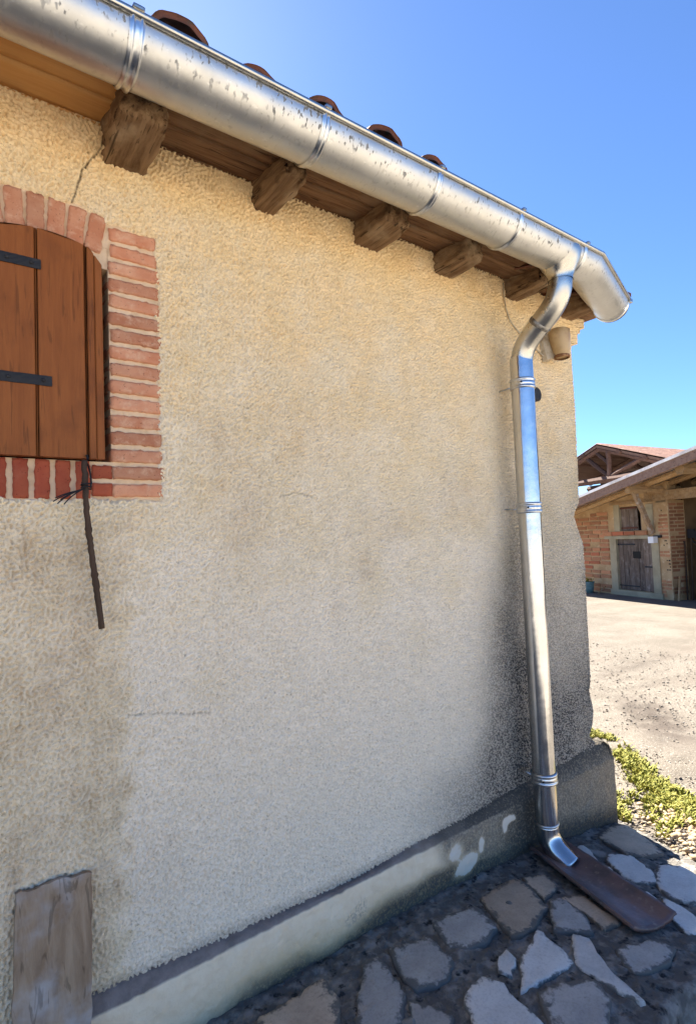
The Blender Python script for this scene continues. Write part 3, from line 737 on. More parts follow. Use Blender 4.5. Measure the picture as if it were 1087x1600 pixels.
def canal(r0, r1, L, up, seed, thick=.015):
    g = np.random.default_rng(seed); V = []; n = 20; m = 10; nz = field(64, 64, 10, .6, seed)
    for side in (0, 1):
        for j in range(m + 1):
            r = (r0 + (r1 - r0) * j / m) - thick * side
            for i in range(n + 1):
                a = math.pi * (.04 + .92 * i / n); w = .0012 * float(lookup(nz, np.array(i * .7), np.array(j * 3.0)))
                jag = .003 * float(lookup(nz, np.array(i * 1.0), np.array(40.0))) if j == 0 else 0
                V.append(((r + w) * math.cos(a), L * j / m + jag, (r + w) * math.sin(a) * (1 if up else -1)))
    k = (m + 1) * (n + 1); F = []
    for j in range(m):
        for i in range(n):
            a = j * (n + 1) + i; q = (a, a + 1, a + n + 2, a + n + 1)
            F.append(q if not up else q[::-1]); q2 = tuple(x + k for x in q); F.append(q2[::-1] if not up else q2)
        a = j * (n + 1); F.append((a, a + n + 1, a + n + 1 + k, a + k)); a += n; F.append((a, a + k, a + n + 1 + k, a + n + 1))
    for i in range(n):
        F.append((i, i + k, i + 1 + k, i + 1)); a = m * (n + 1) + i; F.append((a, a + 1, a + 1 + k, a + k))
    return V, F
covers = [make_mesh('roof_tile', *canal(.088, .075, .46, True, 500 + i), M_TILE, smooth=True) for i in range(3)]
chans = [make_mesh('roof_tile', *canal(.078, .088, .46, False, 510 + i), M_TILE, smooth=True) for i in range(2)]
sl = math.atan(PITCH)
g = np.random.default_rng(5)
for r in range(3):
    for k in range(-9, 12):
        x = .487 + .2165 * k; y = -.358 + .33 * r; dzr = .33 * r * PITCH
        y += .22 * float(sstep(2.05, 2.3, x)); drop = .028 * float(sstep(1.3, 1.65, x)); dzr -= drop
        inst('roof_tile', covers[(k + r) % 3], house, (x + g.normal(0, .005), y + g.normal(0, .012), 2.558 + dzr + .012 * (r > 0) + g.normal(0, .004)), (sl, g.normal(0, .03), g.normal(0, .02)))
        if x + .108 < 2.95:
            inst('roof_tile', chans[k % 2], house, (x + .108, y + .03, 2.665 + dzr + .006), (sl, 0, g.normal(0, .02)))
# black vent stub behind the pipe
V, F, UV = sweep([(2.40, .03, 2.04), (2.40, -.02, 2.04), (2.40, -.024, 2.04)], [.035, .035, .028], 20, True)
part('vent_pipe', V, F, M_IRON, house)

# ------------------------------------------------------------------ gutter
gutter = thing('rain_gutter', (1.0, -.33, 2.44), 'half round zinc gutter with drip marks along the tiled eave', 'gutter')
GR, GYC, GZC = .0875, -.3325, 2.555
KX, TH = 2.33, math.radians(17)
def gut_station(s, off):
    """point on the gutter path at lateral offset off (outward positive)"""
    if s <= KX - off * math.tan(TH / 2) * -1 * 0 and s < KX: return np.array([s, GYC - off])
    return None
def gut_paths():
    st = [('a', x) for x in np.concatenate([[-1.6, -1], np.arange(-.5, KX - .08, .06)])] + [('m', 0)] + [('b', l) for l in np.linspace(.08, .60, 10)]
    return st
def gut_pt(st, off):
    k, v = st; t = np.array([math.cos(TH), math.sin(TH)]); nb = np.array([math.sin(TH), -math.cos(TH)])
    m = np.array([KX, GYC]) + off * np.array([math.tan(TH / 2), -1.0])
    if k == 'a': return np.array([v, GYC - off])
    if k == 'm': return m
    return np.array([KX, GYC]) + v * t + off * nb
def trough(stations, R, a0=0.0, a1=math.pi, n=28, dz=0.0, vscale=1.0):
    V = []; UV = []; s = 0
    for i, st in enumerate(stations):
        c = gut_pt(st, 0)
        if i: s += np.linalg.norm(c - pc0)
        pc0 = c
        rr = R[i] if hasattr(R, '__len__') else R
        for j in range(n + 1):
            a = a0 + (a1 - a0) * j / n        # 0 = rear lip, pi = front lip
            off = -rr * math.cos(a); z = GZC - rr * math.sin(a) + dz
            p = gut_pt(st, off); V.append((p[0], p[1], z)); UV.append((s * vscale, j / n))
    return V, grid_faces(len(stations), n + 1), UV
ST = gut_paths()
V, F, UV = trough(ST, GR); V2 = np.array(V)
tr = part('trough', V2, F[:, ::-1].copy(), M_ZINC, gutter, uv=UV, smooth=True)
sol = tr.modifiers.new('thickness', 'SOLIDIFY'); sol.thickness = .0015; sol.offset = -1
lipp = [(*gut_pt(st, GR + .004), GZC + .004) for st in ST]
V, F, UV = sweep(lipp, .0085, 12, True); part('lip_bead', V, F, M_ZINC3, gutter, UV, True)
V, F = join([box_between((-1.6, GYC + GR - .0005, GZC - .01), (2.93, GYC + GR + .0012, GZC + .03))]); part('rear_flange', V, F, M_ZINC, gutter)
def clip(x, w, wide):
    st_off = np.linspace(-w / 2, w / 2, 13 if wide else 11)
    if wide: pr = [.0015, .002, .0065, .0065, .002, .0015, .0015, .0015, .002, .0065, .0065, .002, .0015]
    else: pr = [.0012, .0015, .003, .0065, .006, .0022, .0018, .0022, .004, .003, .0012]
    V, F, UV = trough([('a', x + o) for o in st_off], [GR + p for p in pr], .12, math.pi + .05)
    o = part('joint_clip', V, F[:, ::-1].copy(), M_STEEL, gutter, UV, True)
    V, F = block(w * .8, .026, .010, 4, 4, 2, 0, .003, 1); V = V + np.array([x, GYC - GR - .004, GZC + .012])
    part('clip_hook', V, F, M_ZINC3, o, smooth=False)
for (x, w, wide) in ((.371, .034, True), (.887, .026, False), (1.342, .024, False), (1.776, .024, False), (2.215, .024, False)): clip(x, w, wide)
# end cap with its flange band
V, F, UV = trough([('b', .585), ('b', .588), ('b', .612), ('b', .615)], [GR + .001, GR + .004, GR + .004, GR + .001]); part('end_band', V, F[:, ::-1].copy(), M_STEEL, gutter, UV, True)
arc = [(*gut_pt(('b', .606), -GR * math.cos(a)), GZC - GR * math.sin(a)) for a in np.linspace(0, math.pi, 29)]
part('end_cap', arc, [tuple(range(29))], M_ZINC3, gutter)
tip = gut_pt(('b', .60), GR + .004); V, F = block(.03, .02, .022, 4, 4, 4, 0, .004, 2); part('end_lug', V + np.array([tip[0], tip[1], GZC - .006]), F, M_ZINC3, gutter)
# outlet funnel
PXC = 2.15
V = []; UV = []; n = 40
for k, (z, r, ry) in enumerate(((2.425, .0515, .0515), (2.44, .0522, .0522), (2.455, .060, .058), (2.475, .073, .068), (2.50, .087, .080), (2.525, .097, .0885), (2.545, .102, .0915), (2.553, .103, .0905))):
    for i in range(n):
        a = 2 * math.pi * i / n; V.append((PXC + r * math.cos(a), GYC + ry * math.sin(a), z)); UV.append((k * .05, i / n))
part('outlet_funnel', V, grid_faces(8, n, True), M_ZINC3, gutter, UV, True)

# ------------------------------------------------------------------ downpipe
down = thing('downpipe', (PXC, -.115, -.05), 'shiny round zinc downpipe at the corner with clamps and curved shoe', 'downpipe')
PR = .0495
pth = bezier([(PXC, GYC, 2.455), (PXC, GYC, 2.40), (PXC, GYC + .005, 2.345), (PXC, GYC + .06, 2.31), (PXC, -.223, 2.275)], 18)
V, F, UV = sweep(pth, PR, 32, up=(1, 0, 0)); part('upper_elbow', V, F, M_ZINC3, down, UV, True)
pth = bezier([(PXC, -.223, 2.275), (PXC, -.17, 2.235), (PXC, -.12, 2.20), (PXC, -.115, 2.15), (PXC, -.115, 2.10)], 18)
V, F, UV = sweep(pth, PR - .001, 32, up=(1, 0, 0)); part('lower_elbow', V, F, M_ZINC3, down, UV, True)
sm = [(PXC, -.223 - .028 * .8 + .056 * .8 * t, 2.275 + .02 - .04 * t) for t in (.3, .42, .5, .58, .7)]
V, F, UV = sweep(sm, [PR, PR + .0018, PR + .0026, PR + .0018, PR], 32, up=(1, 0, 0)); part('solder_seam', V, F, simple('rough_solder', (.33, .32, .30), (((.18, .17, .16), 60, .4, .6, (1, 1, 1)),), .5, 1.0, ((90, (1, 1, 1), .8, .004),)), down, UV, True)
V, F, UV = sweep([(PXC, -.115, z) for z in np.linspace(2.152, 1.46, 12)], PR + .0012, 40); part('upper_pipe', V, F, M_ZINC2, down, UV, True)
V, F, UV = sweep([(PXC, -.115, z) for z in np.linspace(1.475, .07, 20)], PR - .0008, 40); part('lower_pipe', V, F, M_ZINC2, down, UV, True)
V, F, UV = sweep([(PXC, -.115, z) for z in (.092, .09, .084, .08)], [PR, PR + .003, PR + .003, PR], 40); part('shoe_collar', V, F, M_STEEL, down, UV, True)
pth = bezier([(PXC, -.115, .085), (PXC, -.115, .03), (PXC, -.12, -.005), (PXC + .004, -.175, -.03), (PXC + .006, -.225, -.062)], 18)
V, F, UV = sweep(pth, [PR + .0005 * i / 18 for i in range(19)], 36, up=(1, 0, 0))
so = part('shoe', V, F, M_ZINC2, down, UV, True); md = so.modifiers.new('thickness', 'SOLIDIFY'); md.thickness = .0012; md.offset = -1
def clamp(z, tilt):
    zz = np.array([-.024, -.022, -.017, -.012, -.009, -.006, 0, .006, .009, .012, .017, .022, .024])
    rr = np.array([0.0, .004, .0065, .004, .002, .0035, .0042, .0035, .002, .004, .0065, .004, 0.0]) + PR + .0015
    V, F, UV = sweep([(PXC, -.115, z + q) for q in zz], list(rr), 40); o = part('pipe_clamp', V, F, M_STEEL, down, UV, True)
    V, F, UV = sweep([(PXC - .02, -.075, z - .004), (PXC - .02, .012, z - .010 * tilt)], .0035, 10, True); part('wall_pin', V, F, M_STEEL, o, UV, True)
    c = np.array([PXC - .050, -.138, z]); V, F = block(.012, .014, .016, 4, 4, 4, 0, .003, 3); part('clamp_screw', V + c, F, M_STEEL, o)
    V, F, UV = sweep([c + np.array([-.004, -.009, 0]), c + np.array([-.006, -.012, 0])], .0045, 8, True); part('screw_head', V, F, M_IRON, o)
clamp(2.030, 1); clamp(1.468, 0); clamp(.283, -1)

# ------------------------------------------------------------------ channel tile under the shoe
t0 = np.array([2.18, -.08]); t1 = np.array([2.005, -.632]); dr = (t1 - t0) / np.linalg.norm(t1 - t0); nr = np.array([-dr[1], dr[0]])
V = []; n = 18; m = 30; wn_ = field(64, 64, 9, .6, 71)
for side in (0, 1):
    for j in range(m + 1):
        s = j / m; c = t0 + (t1 - t0) * s; w = .084 + .012 * s; base = float(zp(c[0])) + .012 + .006 * (1 - s)
        for i in range(n + 1):
            a = -.6 + 1.2 * i / n; R = w / math.sin(.6) ; r = R - (.0 if side == 0 else -.014)
            off = r * math.sin(a) * (1 if side == 0 else .985); zz = R - r * math.cos(a) if side == 0 else R - r * math.cos(a)
            wv = .0007 * float(lookup(wn_, np.array(i * 2.2), np.array(j * 1.7)))
            jag = (.002 * float(lookup(wn_, np.array(i * 3.), np.array(7.))) if j in (0, m) else 0)
            p = c + nr * off + dr * jag; V.append((p[0], p[1], base + zz + .006 + wv))
k = (m + 1) * (n + 1); F = []
for j in range(m):
    for i in range(n):
        a = j * (n + 1) + i; q = (a, a + 1, a + n + 2, a + n + 1); F.append(q); F.append(tuple(x + k for x in q[::-1]))
    a = j * (n + 1); F.append((a, a + n + 1, a + n + 1 + k, a + k)); a += n; F.append((a, a + k, a + n + 1 + k, a + n + 1))
for i in range(n):
    F.append((i, i + k, i + 1 + k, i + 1)); a = m * (n + 1) + i; F.append((a, a + 1, a + 1 + k, a + k))
tag(part('channel_tile', V, F, M_WETTILE, smooth=True), 'purple brown curved clay tile lying under the downpipe shoe', 'tile')

# ------------------------------------------------------------------ wall lamp near the corner
M_LAMPW = simple('aged_cream_plastic', (.50, .42, .30), (((.30, .22, .13), 20, .45, .7, (1, 1, 1)),), .5)
M_LAMPB = simple('brown_lamp_shade', (.50, .35, .18), (((.34, .21, .09), 14, .4, .7, (1, 1, 1)), ((.42, .31, .19), 8, .55, .75, (1, 1, 1))), .45, 0, (), .5)
LDX = -.07
lamp = thing('wall_lamp', (2.55, 0, 2.25), 'small brown bucket shaped wall lamp under the eave corner', 'lamp')
V = [(x + LDX, y, z) for x, y, z in [(2.535, -.004, 2.36), (2.585, -.004, 2.37), (2.60, -.004, 2.225), (2.555, -.004, 2.22), (2.54, -.012, 2.352), (2.582, -.03, 2.36), (2.60, -.05, 2.24), (2.56, -.03, 2.225)]]
F = [(3, 2, 1, 0), (4, 5, 6, 7), (0, 1, 5, 4), (1, 2, 6, 5), (2, 3, 7, 6), (3, 0, 4, 7)]
part('bracket', V, F, M_LAMPW, lamp)
V = []; n = 28; rings = [(2.375, .0), (2.374, .045), (2.368, .053), (2.33, .051), (2.28, .044), (2.245, .036), (2.238, .030), (2.241, .0)]
for z, r in rings:
    for i in range(n):
        a = 2 * math.pi * i / n; V.append((2.605 + LDX + r * math.cos(a) + (2.375 - z) * .12, -.072 + r * math.sin(a), z))
part('shade', V, grid_faces(len(rings), n, True), M_LAMPB, lamp, smooth=True)
V = []; 
for z, r in ((2.246, .037), (2.240, .0395), (2.232, .0385), (2.230, .033)):
    for i in range(n):
        a = 2 * math.pi * i / n; V.append((2.605 + LDX + r * math.cos(a) + .0157, -.072 + r * math.sin(a), z))
part('rusty_rim', V, grid_faces(4, n, True), simple('rusty_rim', (.20, .09, .035), (((.35, .2, .1), 60, .5, .6, (1, 1, 1)),), .7), lamp, smooth=True)
cab = [(2.195, -.006, 2.56), (2.196, -.007, 2.50), (2.205, -.007, 2.44), (2.235, -.006, 2.38), (2.31, -.006, 2.33), (2.40, -.006, 2.29), (2.45, -.007, 2.268), (2.48, -.012, 2.25), (2.495, -.02, 2.245)]
cab = [tuple(np.array(cab[i]) * (1 - t) + np.array(cab[i + 1]) * t) for i in range(len(cab) - 1) for t in (0, .33, .66)] + [cab[-1]]
V, F, UV = sweep(cab, .0035, 8, True); part('cable', V, F, M_LAMPW, lamp, UV, True)

# ------------------------------------------------------------------ hanging stick and leaning board
stick = thing('hanging_stick', (.335, -.05, 1.36), 'thin dark wooden stick tied with black cord below the shutter', 'stick')
kp = [(.3205, -.042, 1.597), (.322, -.046, 1.50), (.327, -.048, 1.42), (.331, -.050, 1.37), (.339, -.050, 1.30), (.346, -.050, 1.235), (.356, -.048, 1.148)]
pts = []; gs = np.random.default_rng(3)
for i in range(len(kp) - 1):
    for t in np.arange(0, 1, .125): pts.append(np.array(kp[i]) * (1 - t) + np.array(kp[i + 1]) * t + gs.normal(0, .0006, 3))
pts.append(np.array(kp[-1]))
rad = [.0078 + .0012 * math.sin(i * 1.1) * (i % 9 == 0) + gs.normal(0, .0004) + (.0022 if i in (17, 33) else 0) for i in range(len(pts))]
V, F, UV = sweep(pts, rad, 12, True); part('stick', V, F, M_STICK, stick, UV, True)
V, F, UV = sweep([(.331, -.012, 1.60), (.333, -.03, 1.585), (.334, -.05, 1.56), (.334, -.058, 1.535), (.331, -.060, 1.522)], .0024, 8, True); part('cord', V, F, M_CORD, stick, UV, True)
V, F, UV = sweep([np.array([.3235 + .0115 * math.cos(a), -.046 + .0115 * math.sin(a), 1.520 + .0035 * a / 3]) for a in np.linspace(0, 15, 60)], .0025, 6, True); part('cord_knot', V, F, M_CORD, stick, UV, True)
tails = []
for (dx_, dz_) in ((.075, -.035), (.07, -.026), (.065, -.04), (.05, -.042), (.058, -.030)):
    V, F, UV = sweep(bezier([(.318, -.057, 1.520), (.318 - dx_ * .35, -.062, 1.512), (.318 - dx_ * .7, -.058, 1.520 + dz_ * .5), (.318 - dx_, -.056, 1.520 + dz_)], 8), .0016, 6, True); tails.append((V, F))
V, F = join(tails); part('cord_tail', V, F, M_CORD, stick)
V, F, UV = sweep([(.331, -.005, 1.615), (.331, -.03, 1.612), (.331, -.034, 1.60)], .003, 8, True); part('cord_loop', V, F, M_CORD, stick)

V, F = block(.172, .024, .535, 14, 3, 40, .0, .002, 90)
nf = field(128, 128, 14, .6, 91)
V = np.array([(x + .0011 * float(lookup(nf, np.array(z * 160), np.array(30 * (x > 0)))), y + .0012 * float(lookup(nf, np.array(x * 300), np.array(z * 40))), z + (.003 * float(lookup(nf, np.array(x * 260), np.array(80.))) if z > .26 else 0)) for x, y, z in V])
bm_ = Matrix.Translation((.212, -.112, .002)) @ Matrix.Rotation(math.radians(-11.0), 4, 'X') @ Matrix.Rotation(math.radians(3.2), 4, 'Y') @ Matrix.Translation((0, 0, .2675))
V = [tuple(bm_ @ Vector(v)) for v in V]
tag(part('wooden_board', V, F, M_GREYBOARD, smooth=False), 'weathered grey brown board leaning upright against the wall', 'board')
# ------------------------------------------------------------------ brick shed across the yard
BP0 = np.array([15.7, 5.2]); _ba = math.radians(68.9)
BE = np.array([math.cos(_ba), math.sin(_ba)]); BN = np.array([-BE[1], BE[0]])
BROT = _ba
def bw(s, o, z):
    p = BP0 + BE * s + BN * o; return (p[0], p[1], z)
def bbox(s0, s1, o0, o1, z0, z1, z1b=None):
    """box in shed axes; z1b lets the top slope along s"""
    z1b = z1 if z1b is None else z1b
    V = [bw(s0, o0, z0), bw(s1, o0, z0), bw(s1, o1, z0), bw(s0, o1, z0), bw(s0, o0, z1), bw(s1, o0, z1b), bw(s1, o1, z1b), bw(s0, o1, z1)]
    return V, [(0, 3, 2, 1), (4, 5, 6, 7), (0, 1, 5, 4), (1, 2, 6, 5), (2, 3, 7, 6), (3, 0, 4, 7)]
def bslope(s0, s1, o0, o1, zb0, zb1, h):
    V = [bw(s0, o0, zb0), bw(s1, o0, zb1), bw(s1, o1, zb1), bw(s0, o1, zb0), bw(s0, o0, zb0 + h), bw(s1, o0, zb1 + h), bw(s1, o1, zb1 + h), bw(s0, o1, zb0 + h)]
    return V, [(0, 3, 2, 1), (4, 5, 6, 7), (0, 1, 5, 4), (1, 2, 6, 5), (2, 3, 7, 6), (3, 0, 4, 7)]
def bbeam(a, b, w, mat, name, parent):
    pts = [np.array(bw(*a)) * (1 - t) + np.array(bw(*b)) * t for t in np.linspace(0, 1, 9)]
    gq = np.random.default_rng(int(abs(a[0] * 100 + b[2] * 10)) + 3)
    V, F, UV = sweep([p + gq.normal(0, .006, 3) for p in pts], [w / 2 * 1.3 * (1 + gq.normal(0, .05)) for _ in pts], 6, True)
    return part(name, V, F, mat, parent)
M_SHEDMORTAR = simple('ochre_lime_mortar', (.50, .345, .185), (((.40, .255, .125), 2.2, .4, .65, (1, 1, 1)), ((.58, .44, .27), 7, .55, .72, (1, 1, 1))), .95, 0, ((25, (1, 1, 1), .6, .02),), .2, offset=False)
M_SHEDBRICK = brick_mat('shed_orange_brick', (.42, .17, .08), (.50, .25, .13), (.52, .36, .20), .45, (.65, 1.2))
M_SHEDRED = brick_mat('shed_red_brick', (.40, .12, .06), (.46, .16, .08), (.52, .36, .2), .2, (.75, 1.15))
M_SHEDDARK = brick_mat('shed_shaded_brick', (.30, .12, .06), (.38, .18, .09), (.42, .27, .15), .35, (.7, 1.2))  # darker copy of the shed brick, side shade put into the colour
M_SHEDRENDER = simple('greenish_grey_render', (.40, .34, .22), (((.32, .27, .17), 3, .4, .65, (1, 1, 1)),), .95, 0, ((20, (1, 1, 1), .4, .01),), .2, offset=False)
M_SHEDDOOR = wood_mat('grey_door_planks', ((.13, .09, .065), (.24, .185, .145), (.30, .25, .21)), 'z', .85, .5, True, .7, (.7, 1.25))
M_SHEDBEAM = wood_mat('shed_beam_wood', ((.28, .165, .075), (.42, .28, .145), (.34, .24, .15)), 'x', .85, .35, True, .5, (.75, 1.2))
M_VERGE = wood_mat('brown_verge_board', ((.23, .13, .085), (.33, .205, .14), (.27, .17, .12)), 'x', .8, .35)
M_SHEET = simple('pale_roof_sheet', (.80, .77, .74), (((.50, .45, .42), 2, .4, .65, (1, 1, 1)),), .7)  # pale sheet, lightened further to carry the look of a sunlit edge
shed = thing('brick_shed', bw(2, -2, -.65), 'open brick shed with sloping lean-to roof and old plank door', 'shed')
rl = lambda s: 2.58 - .194 * s
V, F = join([bbox(1.97, 5.0, -.3, 0, -.9, rl(1.97), rl(5.0)), bbox(0, .6, -.3, 0, -.9, rl(0), rl(.6)), bbox(.6, 1.97, -.3, 0, 1.05, 1.28), bbox(.6, 1.97, -.3, 0, 1.98, rl(.6), rl(1.97)), bbox(.6, .94, -.3, 0, 1.28, 1.98), bbox(1.80, 1.97, -.3, 0, 1.28, 1.98), bbox(.6, 1.97, -.3, -.02, -.9, -.45)])
part('wall', V, F, M_SHEDMORTAR, shed)
V, F = bbox(.4, 2.1, -.6, -.55, -.9, 2.2); part('shade_sheet', V, F, M_DARK, shed)  # near-black sheet standing in for the shade behind door and hatch
V, F = join([bbox(-7, 5, -5.2, -5.0, -.9, rl(-7), rl(5)), bbox(4.8, 5, -5.0, -.3, -.9, rl(4.8), rl(5)), bbox(-7.2, -7, -5.2, 0, -.9, rl(-7))])
M_SHEDIN = simple('darkened_inner_wall', (.16, .10, .05), (((.10, .06, .03), 2, .4, .6, (1, 1, 1)),), .95, offset=False)  # inner walls darkened in the colour to stand in for bay shade
part('back_wall', V, F, M_SHEDIN, shed)
V, F = bbox(-.02, .1, -5.0, -.55, -.9, 2.6); part('partition_wall', V, F, M_SHEDIN, shed)
# bricks of the front wall
def unit_brick(mat, seed):
    V, F = block(1, 1, 1, 3, 1, 2, .012, .03, seed); return make_mesh('brick', V, F, mat)
UB = [unit_brick(M_SHEDBRICK, 600), unit_brick(M_SHEDBRICK, 601), unit_brick(M_SHEDRED, 602)]
UD = [unit_brick(M_SHEDDARK, 610), unit_brick(M_SHEDDARK, 611)]
g = np.random.default_rng(66)
def lay(s0, s1, z, h, lmin, lmax, mats, skip=0.0, proud=.02, gap=.03, clipz=None):
    s = s0
    while s < s1 - .08:
        L = min(lmin + (lmax - lmin) * g.random(), s1 - s)
        if g.random() > skip and (clipz is None or z + h / 2 < clipz(s + L) - .05):
            inst('brick', mats[int(g.integers(len(mats)))], shed, bw(s + L / 2, proud - .045, z + g.normal(0, .006)), (0, g.normal(0, .01), BROT), (L - gap, .1, h * (.9 + .15 * g.random())))
        s += L
for r in range(21):
    z = -.52 + .138 * r
    lay(2.24 - (.1 if r % 2 else 0) * 0, 4.4, z, .102, .30 if r % 2 else .40, .50, UB if 4 < r < 13 else UB[:2], .06 if r > 3 else .45, .014 if r % 3 else .02, .035, rl)
lay(.72, 2.48, 1.205, .12, .40, .47, [UB[2], UB[0]], 0, .035, .015)
for r in range(27):                            # pier: front face and side face
    z = -.5 + .098 * r
    if z > 2.02: break
    patch = (.75 < z < 1.05) or (.1 < z < .55) or z > 1.75
    if not patch: lay(.02, .36, z, .066, .16, .36, UB[:2], .1, .006, .02)
    for (o0, L) in (((-.02, .26), (-.29, .24)) if r % 2 else ((-.02, .15), (-.18, .34))):
        if g.random() > .08 and not (z < .1 and r % 3 == 0):
            inst('brick', UD[int(g.integers(2))], shed, bw(.045, o0 - L / 2, z), (0, 0, BROT + math.pi / 2), (L - .02, .1, .068))
V, F = join([bbox(0.01, .36, -.55, -.31, -.9, 2.06)]); part('pier_core', V, F, M_SHEDMORTAR, shed)
for (s, z) in ((.22, 1.80), (.23, 1.68), (.16, .98), (.12, .98), (.10, .90), (.2, .86), (.13, .45), (.07, .45), (.04, .45), (.07, .36), (.035, .36), (.035, .28), (.14, .2), (.09, .2), (.04, .2)):
    V, F = bbox(s - .014, s + .014, -.02, .0045, z - .018, z + .018); part('put_hole', V, F, M_DARK, shed)
# frames, lintels, sill
for nm, a in (('door_frame', (1.95, 2.2, -.1, .03, -.62, 1.04)), ('door_frame', (.36, .61, -.1, .03, -.62, 1.04)), ('lintel', (.68, 2.40, -.1, .045, 1.042, 1.132)), ('door_sill', (.3, 2.25, -.1, .055, -.9, -.455)), ('hatch_frame', (1.76, 1.98, -.1, .02, 1.275, 2.06)), ('hatch_frame', (.5, .74, -.1, .02, 1.275, 2.0)), ('hatch_lintel', (.46, 2.1, -.1, .05, 2.062, 2.14))):
    V, F = bbox(*a); part(nm, V, F, M_SHEDRENDER if 'hatch_lintel' != nm else M_SHEDBEAM, shed)
door = bpy.data.objects.new('door', None); link(door, shed); door.location = Vector(bw(1.3, 0, -.43)) - root_loc(shed)
xs_d = [.615, .80, .99, 1.17, 1.36, 1.56, 1.75, 1.945]
for i in range(7):
    V, F = bbox(xs_d[i] + .006, xs_d[i + 1] - .006, -.085, -.05 - .004 * (i % 3), -.43 - .01 * (i % 2), 1.035); part('plank', V, F, M_SHEDDOOR, door)
for a in ((1.28, 1.97, -.045, -.03, .86, .90), (.6, .95, -.045, -.03, .23, .27), (1.2, 1.98, -.045, -.03, -.34, -.31)):
    V, F = bbox(*a); part('hinge_strap', V, F, M_IRON, door)
V, F = bbox(1.09, 1.38, -.048, -.042, .48, .68); part('cat_hole', V, F, M_DARK, door)
hatch = bpy.data.objects.new('hatch', None); link(hatch, shed); hatch.location = Vector(bw(1.4, 0, 1.3)) - root_loc(shed)
for i in range(4):
    V, F = bbox(1.13 + .158 * i, 1.28 + .158 * i, -.09, -.055 - .005 * (i % 2), 1.29, 1.97); part('plank', V, F, M_SHEDDOOR, hatch)
V, F = bbox(.945, 1.05, -.10, -.08, 1.29, 1.97); part('plank', V, F, M_SHEDDOOR, hatch)
for z in (1.92, 1.34):
    V, F = bbox(1.14, 1.84, -.05, -.025, z, z + .045); part('hatch_bar', V, F, simple('rusty_bar', (.12, .045, .03), (), .8) if z > 1.5 else bpy.data.materials['rusty_bar'], hatch)
# roof and timbers
V, F = bslope(-7.5, 5.4, -5.4, 1.34, 2.645 + .194 * 7.5, 2.645 - .194 * 5.4, .075); part('roof', V, F, M_SHEET, shed)
V, F = bslope(-7.5, 5.4, 1.26, 1.318, 2.43 + .194 * 7.5, 2.43 - .194 * 5.4, .212); part('verge_board', V, F, M_VERGE, shed)
for o in (.55, -.15, -.9, -1.8): bbeam((5.2, o, 2.52 - .194 * 5.2), (-7.2, o, 2.52 + .194 * 7.2), .13, M_SHEDBEAM, 'rafter', shed)
for s in (-1.5, -3.6): bbeam((s, 1.1, 2.40 - .194 * s), (s, -5, 2.40 - .194 * s), .22, M_SHEDBEAM, 'purlin', shed)
bbeam((.15, 1.12, 2.36), (.15, -.6, 2.36), .16, M_SHEDBEAM, 'purlin', shed)
V, F = bbox(-7, .73, -.24, .05, 2.07, 2.33); part('main_beam', V, F, M_SHEDBEAM, shed)
V, F = bbox(.05, .4, -.3, .0, 2.02, 2.07); part('padstone', V, F, M_SHEDRENDER, shed)
bbeam((.18, .95, 2.44), (.56, .03, 1.22), .13, M_GREYBOARD, 'brace', shed)
# things at the shed
fl = thing('floodlight', bw(.44, .14, .9), 'small white lamp box on the shed wall beside the plank door', 'lamp')
V, F = bbox(.345, .535, .06, .2, .925, 1.10); part('housing', V, F, simple('white_plastic', (.75, .76, .76), (), .4), fl)
V, F = bbox(.25, .50, .0, .06, 1.06, 1.13); part('arm', V, F, M_IRON, fl)
V = []
pcx, pcy, pcz = bw(2.86, .35, -.62)
for z, r in ((0, .0), (0, .12), (.17, .155), (.33, .175), (.345, .185), (.36, .183), (.35, .165), (.30, .15), (.30, 0)):
    for i in range(20): a = 2 * math.pi * i / 20; V.append((pcx + r * math.cos(a), pcy + r * math.sin(a), pcz + z))
pot = thing('plant_pot', (pcx, pcy, pcz), 'blue green pot standing at the foot of the shed wall', 'pot')
part('pot', V, grid_faces(9, 20, True), simple('teal_glaze', (.13, .24, .24), (((.2, .3, .3), 12, .45, .7, (1, 1, 1)),), .35), pot, smooth=True)
gq = np.random.default_rng(2); V = []; F = []
for i in range(36):
    a = gq.random() * 6.28; r = .15 * gq.random(); h = .04 + .1 * gq.random(); k = len(V); c = np.array([pcx + r * math.cos(a), pcy + r * math.sin(a), pcz + .30 + h])
    d = gq.normal(0, .035, (3, 3)); V += [tuple(c + q) for q in d]; F.append((k, k + 1, k + 2))
part('foliage', V, F, M_GRASS, pot)
V, F, UV = sweep([bw(2.18, .3, -.36), bw(2.45, .35, -.60)], .022, 8, True)
tag(part('loose_stake', V, F, M_SHEDBEAM), 'short pale wooden stake lying at the base of the shed wall', 'stake')
TOOLS = [((-.10, -.35, -.6), (-.03, -.45, .95)), ((-.22, -.4, -.6), (-.2, -.5, 1.05)), ((-.33, -.45, -.6), (-.36, -.5, .9)), ((-.45, -.4, -.6), (-.42, -.5, 1.0)), ((-.58, -.35, -.6), (-.6, -.5, .85)), ((-.7, -.3, -.6), (-.72, -.5, 1.1))]
tw = ['nearest the brick pier', 'second from the brick pier', 'third from the brick pier', 'fourth from the brick pier', 'fifth from the brick pier', 'farthest from the brick pier']
